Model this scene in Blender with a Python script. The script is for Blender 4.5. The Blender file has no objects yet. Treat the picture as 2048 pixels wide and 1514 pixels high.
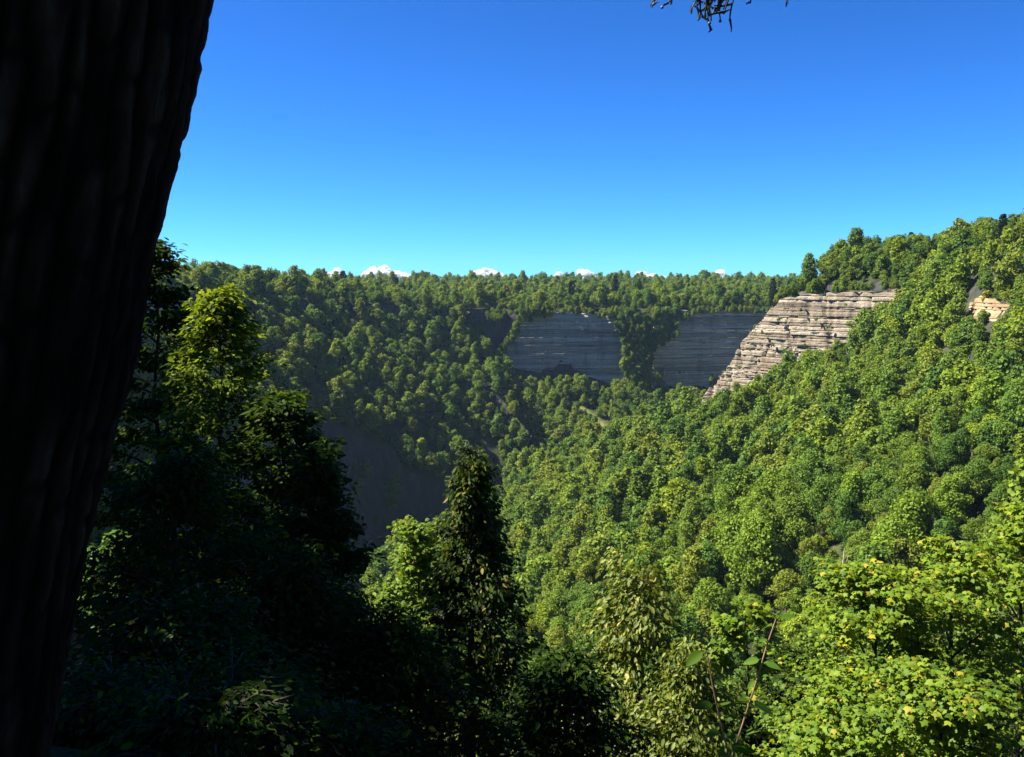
import bpy, math, random
import numpy as np
from mathutils import Vector
R = math.radians
sc = bpy.context.scene
C = sc.collection

# ------------------------------------------------------------------ camera, sky, sun, exposure
FPX, CX, CY, HORIZ = 1774.0, 1024.0, 757.0, 560.0        # photo pixels
PITCH = math.atan((CY - HORIZ) / FPX)
cam = bpy.data.cameras.new('camera'); cam_o = bpy.data.objects.new('camera', cam); C.objects.link(cam_o)
cam.sensor_width = 36.0; cam.lens = 36.0 * FPX / 2048.0
cam.clip_start = 0.05; cam.clip_end = 60000
cam_o.location = (0, 0, 0); cam_o.rotation_euler = (R(90) - PITCH, 0, 0)
sc.camera = cam_o

SUN_EL, SUN_AZ = 50.0, -84.0                              # azimuth from +Y towards +X
w = bpy.data.worlds.new('World'); sc.world = w; w.use_nodes = True
nt = w.node_tree; nt.nodes.clear()
sky = nt.nodes.new('ShaderNodeTexSky'); sky.sky_type = 'NISHITA'; sky.sun_disc = False
sky.sun_elevation = R(SUN_EL); sky.sun_rotation = R(SUN_AZ)
sky.altitude = 300; sky.air_density = 0.7; sky.dust_density = 0.0; sky.ozone_density = 1.5
gam = nt.nodes.new('ShaderNodeGamma'); gam.inputs[1].default_value = 1.22
tin = nt.nodes.new('ShaderNodeMix'); tin.data_type = 'RGBA'; tin.blend_type = 'MULTIPLY'; tin.inputs[0].default_value = 1.0
tin.inputs[7].default_value = (0.122, 0.383, 0.712, 1)      # deep clear-air blue of the phone picture
bg = nt.nodes.new('ShaderNodeBackground'); bg.inputs[1].default_value = 0.06
ow = nt.nodes.new('ShaderNodeOutputWorld')
nt.links.new(sky.outputs[0], gam.inputs[0]); nt.links.new(gam.outputs[0], tin.inputs[6])
nt.links.new(tin.outputs[2], bg.inputs[0]); nt.links.new(bg.outputs[0], ow.inputs[0])

sl = bpy.data.lights.new('sun', 'SUN'); sl.energy = 5.0; sl.angle = R(0.53); sl.color = (1.0, 0.95, 0.86)
so = bpy.data.objects.new('sun', sl); C.objects.link(so)
sd = Vector((math.sin(R(SUN_AZ)) * math.cos(R(SUN_EL)), math.cos(R(SUN_AZ)) * math.cos(R(SUN_EL)), math.sin(R(SUN_EL))))
so.rotation_euler = sd.to_track_quat('Z', 'Y').to_euler(); so.location = (0, 0, 60)

sc.view_settings.view_transform = 'Standard'; sc.view_settings.look = 'None'
sc.view_settings.exposure = 1.75; sc.view_settings.gamma = 1.0
sc.cycles.max_bounces = 4; sc.cycles.diffuse_bounces = 3; sc.cycles.glossy_bounces = 2
sc.cycles.transmission_bounces = 3; sc.cycles.volume_bounces = 1; sc.cycles.transparent_max_bounces = 4
sc.cycles.use_denoising = True

# ------------------------------------------------------------------ helpers
def ray(u, v, Y):
    """photo pixel + forward distance (m) -> point"""
    a, b = (u - CX) / FPX, (CY - v) / FPX
    d = np.array([a, math.cos(PITCH) + math.sin(PITCH) * b, -math.sin(PITCH) + math.cos(PITCH) * b])
    return d * (Y / d[1])

def project(p):
    p = np.asarray(p, float)
    f = p[..., 1] * math.cos(PITCH) - p[..., 2] * math.sin(PITCH)
    up = p[..., 1] * math.sin(PITCH) + p[..., 2] * math.cos(PITCH)
    f = np.where(f > 0.01, f, 0.01)
    return CX + FPX * p[..., 0] / f, CY - FPX * up / f

def hash2(ix, iy, seed=0):
    n = (ix.astype(np.int64) * 374761393 + iy.astype(np.int64) * 668265263 + seed * 974711) & 0xFFFFFFFF
    n = ((n ^ (n >> 13)) * 1274126177) & 0xFFFFFFFF
    return ((n ^ (n >> 16)) & 0xFFFFFF) / float(0xFFFFFF)
def noise2(x, y, seed=0):
    x = np.asarray(x, float); y = np.asarray(y, float)
    x, y = np.broadcast_arrays(x, y)
    ix, iy = np.floor(x), np.floor(y); fx, fy = x - ix, y - iy
    fx = fx * fx * (3 - 2 * fx); fy = fy * fy * (3 - 2 * fy)
    a = hash2(ix, iy, seed); b = hash2(ix + 1, iy, seed); c = hash2(ix, iy + 1, seed); d = hash2(ix + 1, iy + 1, seed)
    return (a + (b - a) * fx) * (1 - fy) + (c + (d - c) * fx) * fy
def fbm(x, y, seed=0, o=4):
    s = 0; a = 0.5
    for k in range(o):
        s = s + a * (noise2(x * 2 ** k, y * 2 ** k, seed + k * 17) - 0.5); a *= 0.5
    return s
def sstep(a, b, x):
    t = np.clip((x - a) / (b - a), 0, 1); return t * t * (3 - 2 * t)

def mesh_np(name, V, F, mat=None, tint=None, smooth=False):
    """V (n,3); F = list of arrays of faces (each (m,k)) ; tint per-vertex"""
    if not isinstance(F, (list, tuple)): F = [F]
    F = [np.asarray(f, np.int32) for f in F if len(f)]
    me = bpy.data.meshes.new(name)
    me.vertices.add(len(V)); me.vertices.foreach_set('co', np.asarray(V, np.float32).ravel())
    nl = sum(f.size for f in F); npoly = sum(len(f) for f in F)
    me.loops.add(nl); me.polygons.add(npoly)
    me.loops.foreach_set('vertex_index', np.concatenate([f.ravel() for f in F]))
    tot = np.concatenate([np.full(len(f), f.shape[1], np.int32) for f in F])
    me.polygons.foreach_set('loop_start', np.concatenate([[0], np.cumsum(tot)[:-1]]).astype(np.int32))
    me.polygons.foreach_set('loop_total', tot)
    if smooth: me.polygons.foreach_set('use_smooth', np.ones(npoly, bool))
    if tint is not None:
        at = me.attributes.new('tint', 'FLOAT', 'POINT'); at.data.foreach_set('value', np.asarray(tint, np.float32))
    me.update(calc_edges=True)
    if mat: me.materials.append(mat)
    return me
def link(name, me, parent=None, loc=None):
    o = bpy.data.objects.new(name, me); C.objects.link(o)
    if loc is not None: o.location = tuple(float(q) for q in loc)
    if parent: o.parent = parent
    return o
def empty(name, loc=(0, 0, 0)):
    o = bpy.data.objects.new(name, None); C.objects.link(o); o.location = tuple(float(q) for q in loc)
    o.empty_display_size = 0.5
    return o
def tag(o, label=None, cat=None, group=None, kind=None):
    if label: o['label'] = label
    if cat: o['category'] = cat
    if group: o['group'] = group
    if kind: o['kind'] = kind
    return o

class Acc:
    """collects vertices and faces of one mesh"""
    def __init__(s): s.V = []; s.Q = []; s.T = []; s.n = 0; s.t = []
    def add(s, V, Q=None, T=None, tint=None):
        V = np.asarray(V, float)
        if Q is not None and len(Q): s.Q.append(np.asarray(Q) + s.n)
        if T is not None and len(T): s.T.append(np.asarray(T) + s.n)
        s.V.append(V); s.n += len(V)
        s.t.append(np.full(len(V), 0.5) if tint is None else np.broadcast_to(tint, (len(V),)))
    def tube(s, P, r, k=6, tint=None):
        P = np.asarray(P, float); n = len(P); r = np.broadcast_to(np.asarray(r, float), (n,))
        T = np.gradient(P, axis=0); T /= np.linalg.norm(T, axis=1, keepdims=True) + 1e-9
        ref = np.array([0.0, 0, 1]) if abs(T[0, 2]) < 0.85 else np.array([1.0, 0, 0])
        A = np.cross(T, ref); A /= np.linalg.norm(A, axis=1, keepdims=True) + 1e-9
        B = np.cross(T, A)
        th = np.linspace(0, 2 * np.pi, k, endpoint=False)
        V = P[:, None] + r[:, None, None] * (A[:, None] * np.cos(th)[None, :, None] + B[:, None] * np.sin(th)[None, :, None])
        i, j = np.meshgrid(np.arange(n - 1), np.arange(k), indexing='ij')
        Q = np.stack([i * k + j, i * k + (j + 1) % k, (i + 1) * k + (j + 1) % k, (i + 1) * k + j], -1).reshape(-1, 4)
        s.add(V.reshape(-1, 3), Q, None, tint)
    def mesh(s, name, mat, smooth=False):
        V = np.concatenate(s.V); F = []
        if s.Q: F.append(np.concatenate(s.Q))
        if s.T: F.append(np.concatenate(s.T))
        return mesh_np(name, V, F, mat, np.concatenate(s.t), smooth)

# ------------------------------------------------------------------ materials
def new_mat(name):
    m = bpy.data.materials.new(name); m.use_nodes = True
    t = m.node_tree; t.nodes.clear()
    out = t.nodes.new('ShaderNodeOutputMaterial')
    return m, t, out
def N(t, typ, **kw):
    n = t.nodes.new(typ)
    for k, v in kw.items():
        if k in ('operation', 'blend_type', 'data_type', 'attribute_name', 'attribute_type', 'noise_dimensions', 'wave_type', 'bands_direction', 'feature', 'use_clamp'):
            setattr(n, k, v)
    return n
def ramp(t, stops, src):
    r = t.nodes.new('ShaderNodeValToRGB')
    e = r.color_ramp.elements
    while len(e) < len(stops): e.new(0.5)
    for q, (p, c) in zip(e, stops):
        q.position = p; q.color = (c[0], c[1], c[2], 1)
    t.links.new(src, r.inputs[0]); return r.outputs[0]
def mixc(t, f, a, b, mode='MIX'):
    m = t.nodes.new('ShaderNodeMix'); m.data_type = 'RGBA'; m.blend_type = mode
    for sock, val in ((m.inputs[0], f), (m.inputs[6], a), (m.inputs[7], b)):
        if hasattr(val, 'is_linked') or hasattr(val, 'node'): t.links.new(val, sock)
        elif isinstance(val, (int, float)): sock.default_value = val
        else: sock.default_value = (*val, 1)
    return m.outputs[2]
def mth(t, op, a, b=None):
    m = t.nodes.new('ShaderNodeMath'); m.operation = op
    for i, val in enumerate((a, b)):
        if val is None: continue
        if hasattr(val, 'node'): t.links.new(val, m.inputs[i])
        else: m.inputs[i].default_value = val
    return m.outputs[0]

def leaf_mat(name, stops, trans=0.42, per_object=None, gloss=0.25, warm=(1.25, 1.12, 0.5)):
    """stops: colour ramp over the per-leaf tint; per_object: ramp over Object Info random, multiplied"""
    m, t, out = new_mat(name)
    at = N(t, 'ShaderNodeAttribute', attribute_name='tint')
    col = ramp(t, stops, at.outputs['Fac'])
    if per_object:
        oi = t.nodes.new('ShaderNodeObjectInfo')
        oc = oi.outputs['Color'] if per_object == 'COLOR' else ramp(t, per_object, oi.outputs['Random'])
        col = mixc(t, 1.0, col, oc, 'MULTIPLY')
    p = t.nodes.new('ShaderNodeBsdfPrincipled'); t.links.new(col, p.inputs['Base Color'])
    p.inputs['Roughness'].default_value = 0.55; p.inputs['Specular IOR Level'].default_value = gloss
    tr = t.nodes.new('ShaderNodeBsdfTranslucent')
    tc = mixc(t, 1.0, col, warm, 'MULTIPLY'); t.links.new(tc, tr.inputs[0])
    mx = t.nodes.new('ShaderNodeMixShader'); mx.inputs[0].default_value = trans
    t.links.new(p.outputs[0], mx.inputs[1]); t.links.new(tr.outputs[0], mx.inputs[2])
    t.links.new(mx.outputs[0], out.inputs[0])
    return m

def bark_mat(name, dark, light, scale=6.0, bump=0.4):
    m, t, out = new_mat(name)
    tc = t.nodes.new('ShaderNodeTexCoord'); mp = t.nodes.new('ShaderNodeMapping')
    mp.inputs['Scale'].default_value = (scale, scale, scale * 0.18); t.links.new(tc.outputs['Object'], mp.inputs[0])
    n = t.nodes.new('ShaderNodeTexNoise'); n.inputs['Scale'].default_value = 4; n.inputs['Detail'].default_value = 6
    t.links.new(mp.outputs[0], n.inputs['Vector'])
    col = ramp(t, [(0.35, dark), (0.62, light), (0.8, tuple(min(1, c * 1.8) for c in light))], n.outputs['Fac'])
    p = t.nodes.new('ShaderNodeBsdfPrincipled'); p.inputs['Roughness'].default_value = 0.9; p.inputs['Specular IOR Level'].default_value = 0.1
    t.links.new(col, p.inputs['Base Color'])
    b = t.nodes.new('ShaderNodeBump'); b.inputs['Strength'].default_value = bump; b.inputs['Distance'].default_value = 0.02
    t.links.new(n.outputs['Fac'], b.inputs['Height']); t.links.new(b.outputs[0], p.inputs['Normal'])
    t.links.new(p.outputs[0], out.inputs[0])
    return m

def rock_mat(name, a, b, c, dark, zs=0.9, stain=(0.16, 0.12, 0.08), soil=None):
    m, t, out = new_mat(name)
    geo = t.nodes.new('ShaderNodeNewGeometry')
    mp = t.nodes.new('ShaderNodeMapping'); mp.inputs['Scale'].default_value = (0.012, 0.012, zs)
    t.links.new(geo.outputs['Position'], mp.inputs[0])
    n1 = t.nodes.new('ShaderNodeTexNoise'); n1.inputs['Scale'].default_value = 1.0; n1.inputs['Detail'].default_value = 5; n1.inputs['Roughness'].default_value = 0.7
    t.links.new(mp.outputs[0], n1.inputs['Vector'])
    col = ramp(t, [(0.36, dark), (0.43, a), (0.50, b), (0.57, c), (0.66, a)], n1.outputs['Fac'])
    mp2 = t.nodes.new('ShaderNodeMapping'); mp2.inputs['Scale'].default_value = (0.13, 0.13, 0.035)
    t.links.new(geo.outputs['Position'], mp2.inputs[0])
    n2 = t.nodes.new('ShaderNodeTexNoise'); n2.inputs['Scale'].default_value = 1.0; n2.inputs['Detail'].default_value = 6; n2.inputs['Roughness'].default_value = 0.65
    t.links.new(mp2.outputs[0], n2.inputs['Vector'])
    f = mth(t, 'MULTIPLY', ramp(t, [(0.50, (0, 0, 0)), (0.68, (1, 1, 1))], n2.outputs['Fac']), 0.62)
    col = mixc(t, f, col, stain)
    n3 = t.nodes.new('ShaderNodeTexNoise'); n3.inputs['Scale'].default_value = 0.9; n3.inputs['Detail'].default_value = 7; n3.inputs['Roughness'].default_value = 0.75
    t.links.new(geo.outputs['Position'], n3.inputs['Vector'])
    col = mixc(t, 1.0, col, ramp(t, [(0.3, (0.62, 0.6, 0.58)), (0.65, (1.12, 1.1, 1.06))], n3.outputs['Fac']), 'MULTIPLY')
    at = N(t, 'ShaderNodeAttribute', attribute_name='tint')
    col = mixc(t, 1.0, col, ramp(t, [(0.0, (0.62, 0.6, 0.57)), (0.5, (0.95, 0.94, 0.92)), (1.0, (1.12, 1.12, 1.12))], at.outputs['Fac']), 'MULTIPLY')
    p = t.nodes.new('ShaderNodeBsdfPrincipled'); p.inputs['Roughness'].default_value = 0.95; p.inputs['Specular IOR Level'].default_value = 0.1
    t.links.new(col, p.inputs['Base Color'])
    bm = t.nodes.new('ShaderNodeBump'); bm.inputs['Strength'].default_value = 0.8; bm.inputs['Distance'].default_value = 0.8
    t.links.new(n3.outputs['Fac'], bm.inputs['Height']); t.links.new(bm.outputs[0], p.inputs['Normal'])
    t.links.new(p.outputs[0], out.inputs[0])
    return m

M = {}
FAR_STOPS = [(0.0, (0.078, 0.118, 0.016)), (0.5, (0.145, 0.212, 0.030)), (1.0, (0.21, 0.28, 0.044))]
PER_TREE = [(0.0, (0.55, 0.72, 0.75)), (0.25, (0.75, 0.85, 0.8)), (0.5, (0.95, 0.97, 0.8)), (0.68, (1.15, 0.98, 0.8)),
            (0.84, (1.0, 1.05, 0.75)), (0.95, (1.2, 1.15, 0.7)), (1.0, (1.45, 1.3, 0.6))]
M['forest_leaf'] = leaf_mat('forest leaf', FAR_STOPS, 0.36, PER_TREE, 0.08)
M['hill_leaf'] = leaf_mat('hillside leaf', FAR_STOPS, 0.36, 'COLOR', 0.08)
M['pine_leaf'] = leaf_mat('pine needles', [(0.0, (0.014, 0.030, 0.014)), (0.6, (0.032, 0.056, 0.022)), (1.0, (0.060, 0.085, 0.030))], 0.15,
                          [(0.0, (0.8, 0.85, 0.9)), (1.0, (1.3, 1.2, 0.95))], 0.15)
M['yellow_leaf'] = leaf_mat('yellowing leaf', [(0.0, (0.14, 0.14, 0.015)), (0.6, (0.32, 0.29, 0.02)), (1.0, (0.46, 0.38, 0.03))], 0.35)
M['forest_bark'] = bark_mat('forest bark', (0.05, 0.042, 0.034), (0.14, 0.125, 0.105), 2.0, 0.2)
M['pale_bark'] = bark_mat('pale dead wood', (0.35, 0.32, 0.28), (0.55, 0.52, 0.47), 2.0, 0.2)
M['bark'] = bark_mat('twig bark', (0.022, 0.018, 0.014), (0.075, 0.062, 0.048), 8.0, 0.5)
M['big_bark'] = bark_mat('furrowed bark', (0.010, 0.009, 0.008), (0.030, 0.026, 0.022), 9.0, 0.8)
def big_bark():
    m, t, out = new_mat('furrowed bark')
    at = N(t, 'ShaderNodeAttribute', attribute_name='tint')
    tc = t.nodes.new('ShaderNodeTexCoord'); mp = t.nodes.new('ShaderNodeMapping'); mp.inputs['Scale'].default_value = (1, 1, .3); t.links.new(tc.outputs['Object'], mp.inputs[0])
    n = t.nodes.new('ShaderNodeTexNoise'); n.inputs['Scale'].default_value = 38; n.inputs['Detail'].default_value = 9; n.inputs['Roughness'].default_value = .72; t.links.new(mp.outputs[0], n.inputs['Vector'])
    n2 = t.nodes.new('ShaderNodeTexNoise'); n2.inputs['Scale'].default_value = 5; n2.inputs['Detail'].default_value = 5; t.links.new(mp.outputs[0], n2.inputs['Vector'])
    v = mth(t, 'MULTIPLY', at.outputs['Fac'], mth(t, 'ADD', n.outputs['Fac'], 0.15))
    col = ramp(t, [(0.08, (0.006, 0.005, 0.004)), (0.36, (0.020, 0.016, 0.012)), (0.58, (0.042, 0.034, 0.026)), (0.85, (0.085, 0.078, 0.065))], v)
    col = mixc(t, 1.0, col, ramp(t, [(0.35, (0.45, 0.42, 0.4)), (0.65, (1.1, 1.05, 1.0))], n2.outputs['Fac']), 'MULTIPLY')
    p = t.nodes.new('ShaderNodeBsdfPrincipled'); p.inputs['Roughness'].default_value = 0.95; p.inputs['Specular IOR Level'].default_value = 0.05
    t.links.new(col, p.inputs['Base Color'])
    b = t.nodes.new('ShaderNodeBump'); b.inputs['Strength'].default_value = 1.0; b.inputs['Distance'].default_value = 0.03
    t.links.new(n.outputs['Fac'], b.inputs['Height']); t.links.new(b.outputs[0], p.inputs['Normal'])
    t.links.new(p.outputs[0], out.inputs[0]); return m
M['big_bark'] = big_bark()
M['maple_leaf'] = leaf_mat('maple leaf', [(0.0, (0.066, 0.125, 0.012)), (0.5, (0.138, 0.222, 0.017)), (0.86, (0.215, 0.28, 0.02)), (0.97, (0.29, 0.31, 0.022)), (1.0, (0.33, 0.29, 0.03))], 0.45, None, 0.2)
M['ash_leaf'] = leaf_mat('drooping leaf', [(0.0, (0.06, 0.10, 0.014)), (0.55, (0.15, 0.19, 0.028)), (0.85, (0.26, 0.27, 0.05)), (1.0, (0.36, 0.33, 0.09))], 0.40, None, 0.25)
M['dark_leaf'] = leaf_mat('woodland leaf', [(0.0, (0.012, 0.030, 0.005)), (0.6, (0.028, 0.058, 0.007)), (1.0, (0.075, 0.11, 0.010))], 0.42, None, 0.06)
M['glow_leaf'] = leaf_mat('sunlit-top woodland leaf', [(0.0, (0.016, 0.036, 0.006)), (0.5, (0.05, 0.085, 0.009)), (0.85, (0.14, 0.205, 0.014)), (1.0, (0.20, 0.26, 0.016))], 0.5, None, 0.06)  # dark to bright ramp puts the crown's shade and sunlit top into the colour
M['vine_leaf'] = leaf_mat('vine leaf', [(0.0, (0.014, 0.030, 0.006)), (0.6, (0.036, 0.066, 0.009)), (0.94, (0.09, 0.125, 0.014)), (1.0, (0.2, 0.16, 0.04))], 0.42, None, 0.1)
M['conifer_leaf'] = leaf_mat('spruce needles', [(0.0, (0.014, 0.032, 0.010)), (1.0, (0.055, 0.085, 0.020))], 0.2, None, 0.2)
M['sprout_leaf'] = leaf_mat('sprout leaf', [(0.0, (0.06, 0.13, 0.012)), (1.0, (0.12, 0.21, 0.018))], 0.5, None, 0.1)
M['cedar'] = leaf_mat('cedar scales', [(0.0, (0.016, 0.022, 0.014)), (1.0, (0.040, 0.046, 0.024))], 0.1, None, 0.2)
M['rock_sun'] = rock_mat('layered siltstone', (0.35, 0.295, 0.215), (0.41, 0.36, 0.28), (0.27, 0.22, 0.155), (0.13, 0.105, 0.078), 0.8, (0.22, 0.155, 0.085))
M['rock_grey'] = rock_mat('grey shale', (0.45, 0.42, 0.36), (0.54, 0.51, 0.44), (0.33, 0.305, 0.26), (0.13, 0.12, 0.105), 0.42, (0.22, 0.19, 0.145))
M['soil'] = rock_mat('tan bank soil', (0.40, 0.29, 0.17), (0.47, 0.35, 0.21), (0.32, 0.23, 0.13), (0.22, 0.16, 0.10), 0.3, (0.25, 0.17, 0.09))

def terrain_mat():
    m, t, out = new_mat('forest floor')
    geo = t.nodes.new('ShaderNodeNewGeometry')
    n = t.nodes.new('ShaderNodeTexNoise'); n.inputs['Scale'].default_value = 0.12; n.inputs['Detail'].default_value = 8
    t.links.new(geo.outputs['Position'], n.inputs['Vector'])
    floor = ramp(t, [(0.3, (0.022, 0.026, 0.012)), (0.55, (0.04, 0.05, 0.018)), (0.75, (0.07, 0.075, 0.03))], n.outputs['Fac'])
    mp = t.nodes.new('ShaderNodeMapping'); mp.inputs['Scale'].default_value = (0.16, 0.16, 0.03); t.links.new(geo.outputs['Position'], mp.inputs[0])
    n2 = t.nodes.new('ShaderNodeTexNoise'); n2.inputs['Scale'].default_value = 1.0; n2.inputs['Detail'].default_value = 8; n2.inputs['Roughness'].default_value = 0.7
    t.links.new(mp.outputs[0], n2.inputs['Vector'])
    shale = ramp(t, [(0.3, (0.026, 0.026, 0.026)), (0.5, (0.046, 0.045, 0.043)), (0.7, (0.08, 0.077, 0.072))], n2.outputs['Fac'])
    at = N(t, 'ShaderNodeAttribute', attribute_name='tint')
    grass = ramp(t, [(0.35, (0.11, 0.12, 0.035)), (0.6, (0.22, 0.21, 0.08))], n2.outputs['Fac'])
    sp = t.nodes.new('ShaderNodeSeparateXYZ'); t.links.new(geo.outputs['True Normal'], sp.inputs[0])
    f = ramp(t, [(0.50, (1, 1, 1)), (0.62, (0, 0, 0))], sp.outputs[2])
    col = mixc(t, f, floor, shale)
    col = mixc(t, at.outputs['Fac'], col, grass)
    p = t.nodes.new('ShaderNodeBsdfPrincipled'); p.inputs['Roughness'].default_value = 1.0; p.inputs['Specular IOR Level'].default_value = 0.05
    t.links.new(col, p.inputs['Base Color'])
    b = t.nodes.new('ShaderNodeBump'); b.inputs['Strength'].default_value = 0.7; b.inputs['Distance'].default_value = 1.5
    t.links.new(n2.outputs['Fac'], b.inputs['Height']); t.links.new(b.outputs[0], p.inputs['Normal'])
    t.links.new(p.outputs[0], out.inputs[0]); return m
M['terrain'] = terrain_mat()

def simple_mat(name, col, rough=0.5, spec=0.5):
    m, t, out = new_mat(name)
    n = t.nodes.new('ShaderNodeTexNoise'); n.inputs['Scale'].default_value = 7
    c = ramp(t, [(0.3, tuple(q * 0.8 for q in col)), (0.7, tuple(q * 1.15 for q in col))], n.outputs['Fac'])
    p = t.nodes.new('ShaderNodeBsdfPrincipled'); p.inputs['Roughness'].default_value = rough; p.inputs['Specular IOR Level'].default_value = spec
    t.links.new(c, p.inputs['Base Color']); t.links.new(p.outputs[0], out.inputs[0]); return m
M['stem'] = simple_mat('reddish stem', (0.30, 0.17, 0.09), 0.5, 0.3)
M['berry'] = simple_mat('blue berry', (0.10, 0.10, 0.20), 0.4, 0.4)
M['gravel'] = simple_mat('pale gravel', (0.30, 0.28, 0.25), 0.9, 0.1)
m, t, out = new_mat('river water')
p = t.nodes.new('ShaderNodeBsdfPrincipled'); p.inputs['Base Color'].default_value = (0.012, 0.018, 0.016, 1); p.inputs['Roughness'].default_value = 0.12
nn = t.nodes.new('ShaderNodeTexNoise'); nn.inputs['Scale'].default_value = 0.6; nn.inputs['Detail'].default_value = 5
bb = t.nodes.new('ShaderNodeBump'); bb.inputs['Strength'].default_value = 0.25; t.links.new(nn.outputs['Fac'], bb.inputs['Height'])
t.links.new(bb.outputs[0], p.inputs['Normal']); t.links.new(p.outputs[0], out.inputs[0]); M['water'] = m
m, t, out = new_mat('cloud vapour')
pv = t.nodes.new('ShaderNodeVolumePrincipled'); pv.inputs['Color'].default_value = (0.99, 0.99, 0.99, 1); pv.inputs['Density'].default_value = 0.03; pv.inputs['Anisotropy'].default_value = 0.0
t.links.new(pv.outputs[0], out.inputs['Volume']); M['cloud'] = m

# ------------------------------------------------------------------ terrain
# rim of the gorge, clockwise with the gorge on the right hand: x, y, rim height, cliff drop, slope below
RIM = np.array([
    (140, -75, 0, 0, .8), (60, -25, -1.6, 0, .9), (15, 0.2, -1.6, 0, .9), (0, 2.6, -1.6, 0, .9), (-12, 6, -2, 0, .9), (-35, 30, -3, 0, 1.0),
    (-75, 100, -5, 25, 1.2), (-115, 200, -8, 50, 1.0), (-150, 300, -8, 50, 1.0), (-172, 400, -4, 20, .95), (-160, 440, -5, 20, .95),
    (-142, 520, -9, 6, .95), (-97, 610, -15, 5, .85), (-42, 655, -21, 12, .62), (-8, 668, -22, 44, .5),
    (82, 671, -22, 57, .48), (184, 684, -22, 60, .48), (300, 705, -20, 60, .5), (520, 640, -15, 50, .5), (900, 600, -10, 40, .5)], float)
RIVER = np.array([(420, 480), (240, 560), (120, 570), (50, 548), (-8, 512), (-45, 462), (-72, 400), (-88, 320), (-82, 230), (-55, 150), (-10, 105), (60, 60), (200, -40)], float)
RIVER_Z = -130.0

def poly_dist(x, y, P):
    best = np.full(x.shape, 1e9); sgn = np.ones(x.shape); seg = np.zeros(x.shape, int); tt = np.zeros(x.shape)
    for k in range(len(P) - 1):
        ax, ay = P[k, 0], P[k, 1]; bx, by = P[k + 1, 0] - ax, P[k + 1, 1] - ay
        L2 = bx * bx + by * by
        t = np.clip(((x - ax) * bx + (y - ay) * by) / L2, 0, 1)
        d = np.hypot(x - ax - t * bx, y - ay - t * by)
        cr = bx * (y - ay) - by * (x - ax)
        m = d < best - 1e-6
        best = np.where(m, d, best); sgn = np.where(m, np.where(cr < 0, 1.0, -1.0), sgn)
        seg = np.where(m, k, seg); tt = np.where(m, t, tt)
    return best * sgn, seg, tt

CL0 = np.array([98.0, 430.0]); CLD = np.array([1, -1]) / math.sqrt(2); CLN = np.array([-1, -1]) / math.sqrt(2)
def cliff_top(t):
    return np.interp(t, [-60, 0, 6, 16, 34, 50, 80, 130], [-118, -47, -43, -30, -8, -5.5, -4.0, 2])
def right_slope(x, y):
    z = -46 + 0.55 * (x - 98) - 0.06 * (y - 170)
    z = z + 0.95 * np.maximum(0, x - 137 - 0.36 * np.maximum(0, y - 300))
    return z
def height(x, y):
    x = np.asarray(x, float); y = np.asarray(y, float)
    d, sg, tt = poly_dist(x, y, RIM)
    lerp = lambda c: RIM[sg, c] * (1 - tt) + RIM[sg + 1, c] * tt
    rz, cd, ms = lerp(2), lerp(3), lerp(4)
    far = sstep(60, 200, np.hypot(x, y))
    wob = 38 * fbm(x / 60, y / 60, 3, 3) * far * np.clip(1 - cd / 22, 0, 1)
    d = d + wob
    bk = rz - cd * np.clip((d + 2) / 10, 0, 1) - ms * np.maximum(d - np.where(cd > 10, 8, 0), 0)
    plat = rz + np.minimum(0.035 * np.maximum(-d - 4, 0), 14) + 5 * fbm(x / 130, y / 130, 8, 2) * far * sstep(0, 60, -d)
    bk = np.where(d < 0, np.where(d > -2, bk, plat), bk)
    # river cut on the outer bank
    dr, rs, rt = poly_dist(x, y, RIVER)
    cut = RIVER_Z + (2.0 + 3.2 * sstep(450, 500, y)) * np.maximum(np.abs(dr) - 11, 0) + 10 * fbm(x / 30, y / 30, 5, 3) * np.clip((np.abs(dr) - 12) / 20, 0, 1)
    outer = (dr > 0)
    cut = np.where(outer, cut, RIVER_Z - 1.2 + 0.45 * np.maximum(np.abs(dr) - 11, 0))
    bk = np.where(outer | (np.abs(dr) < 70), np.minimum(bk, cut + 300 * (1 - sstep(140, 300, np.hypot(x, y)))), bk)
    # right hillside and its rock nose
    rs_ = right_slope(x, y)
    t = (x - CL0[0]) * CLD[0] + (y - CL0[1]) * CLD[1]
    db = -((x - CL0[0]) * CLN[0] + (y - CL0[1]) * CLN[1])
    hill = cliff_top(t) + np.where(t > 32, 0.75 * sstep(28, 48, t), -0.35) * np.clip(db - 9, 0, 30)
    f = sstep(6, 11, db) * np.where(t > 79, sstep(140, 79, t), 1)
    right = rs_ * (1 - f) + np.maximum(hill, np.where(t > 79, rs_, -300)) * f
    crest = np.interp(y, [0, 270, 380, 425, 470], [15.5, 15.5, 12.5, 7, 0]) + 0.03 * np.maximum(x - 160, 0)
    right = np.where(right > crest, crest + 0.08 * np.minimum(right - crest, 40), right)
    right = right + 7 * fbm(x / 55, y / 55, 21, 3) * (1 - sstep(70, 110, t) * 0) * np.where(np.abs(db) < 8, 0.2, 1)
    right = np.where(y > 640, -300, right)
    z = np.maximum(bk, right * far + bk * (1 - far))
    bed = np.where(np.abs(dr) < 13, RIVER_Z - 1.2 + 0.2 * np.maximum(np.abs(dr) - 10, 0), RIVER_Z + 0.4)
    z = np.maximum(z, bed)
    return z
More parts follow.
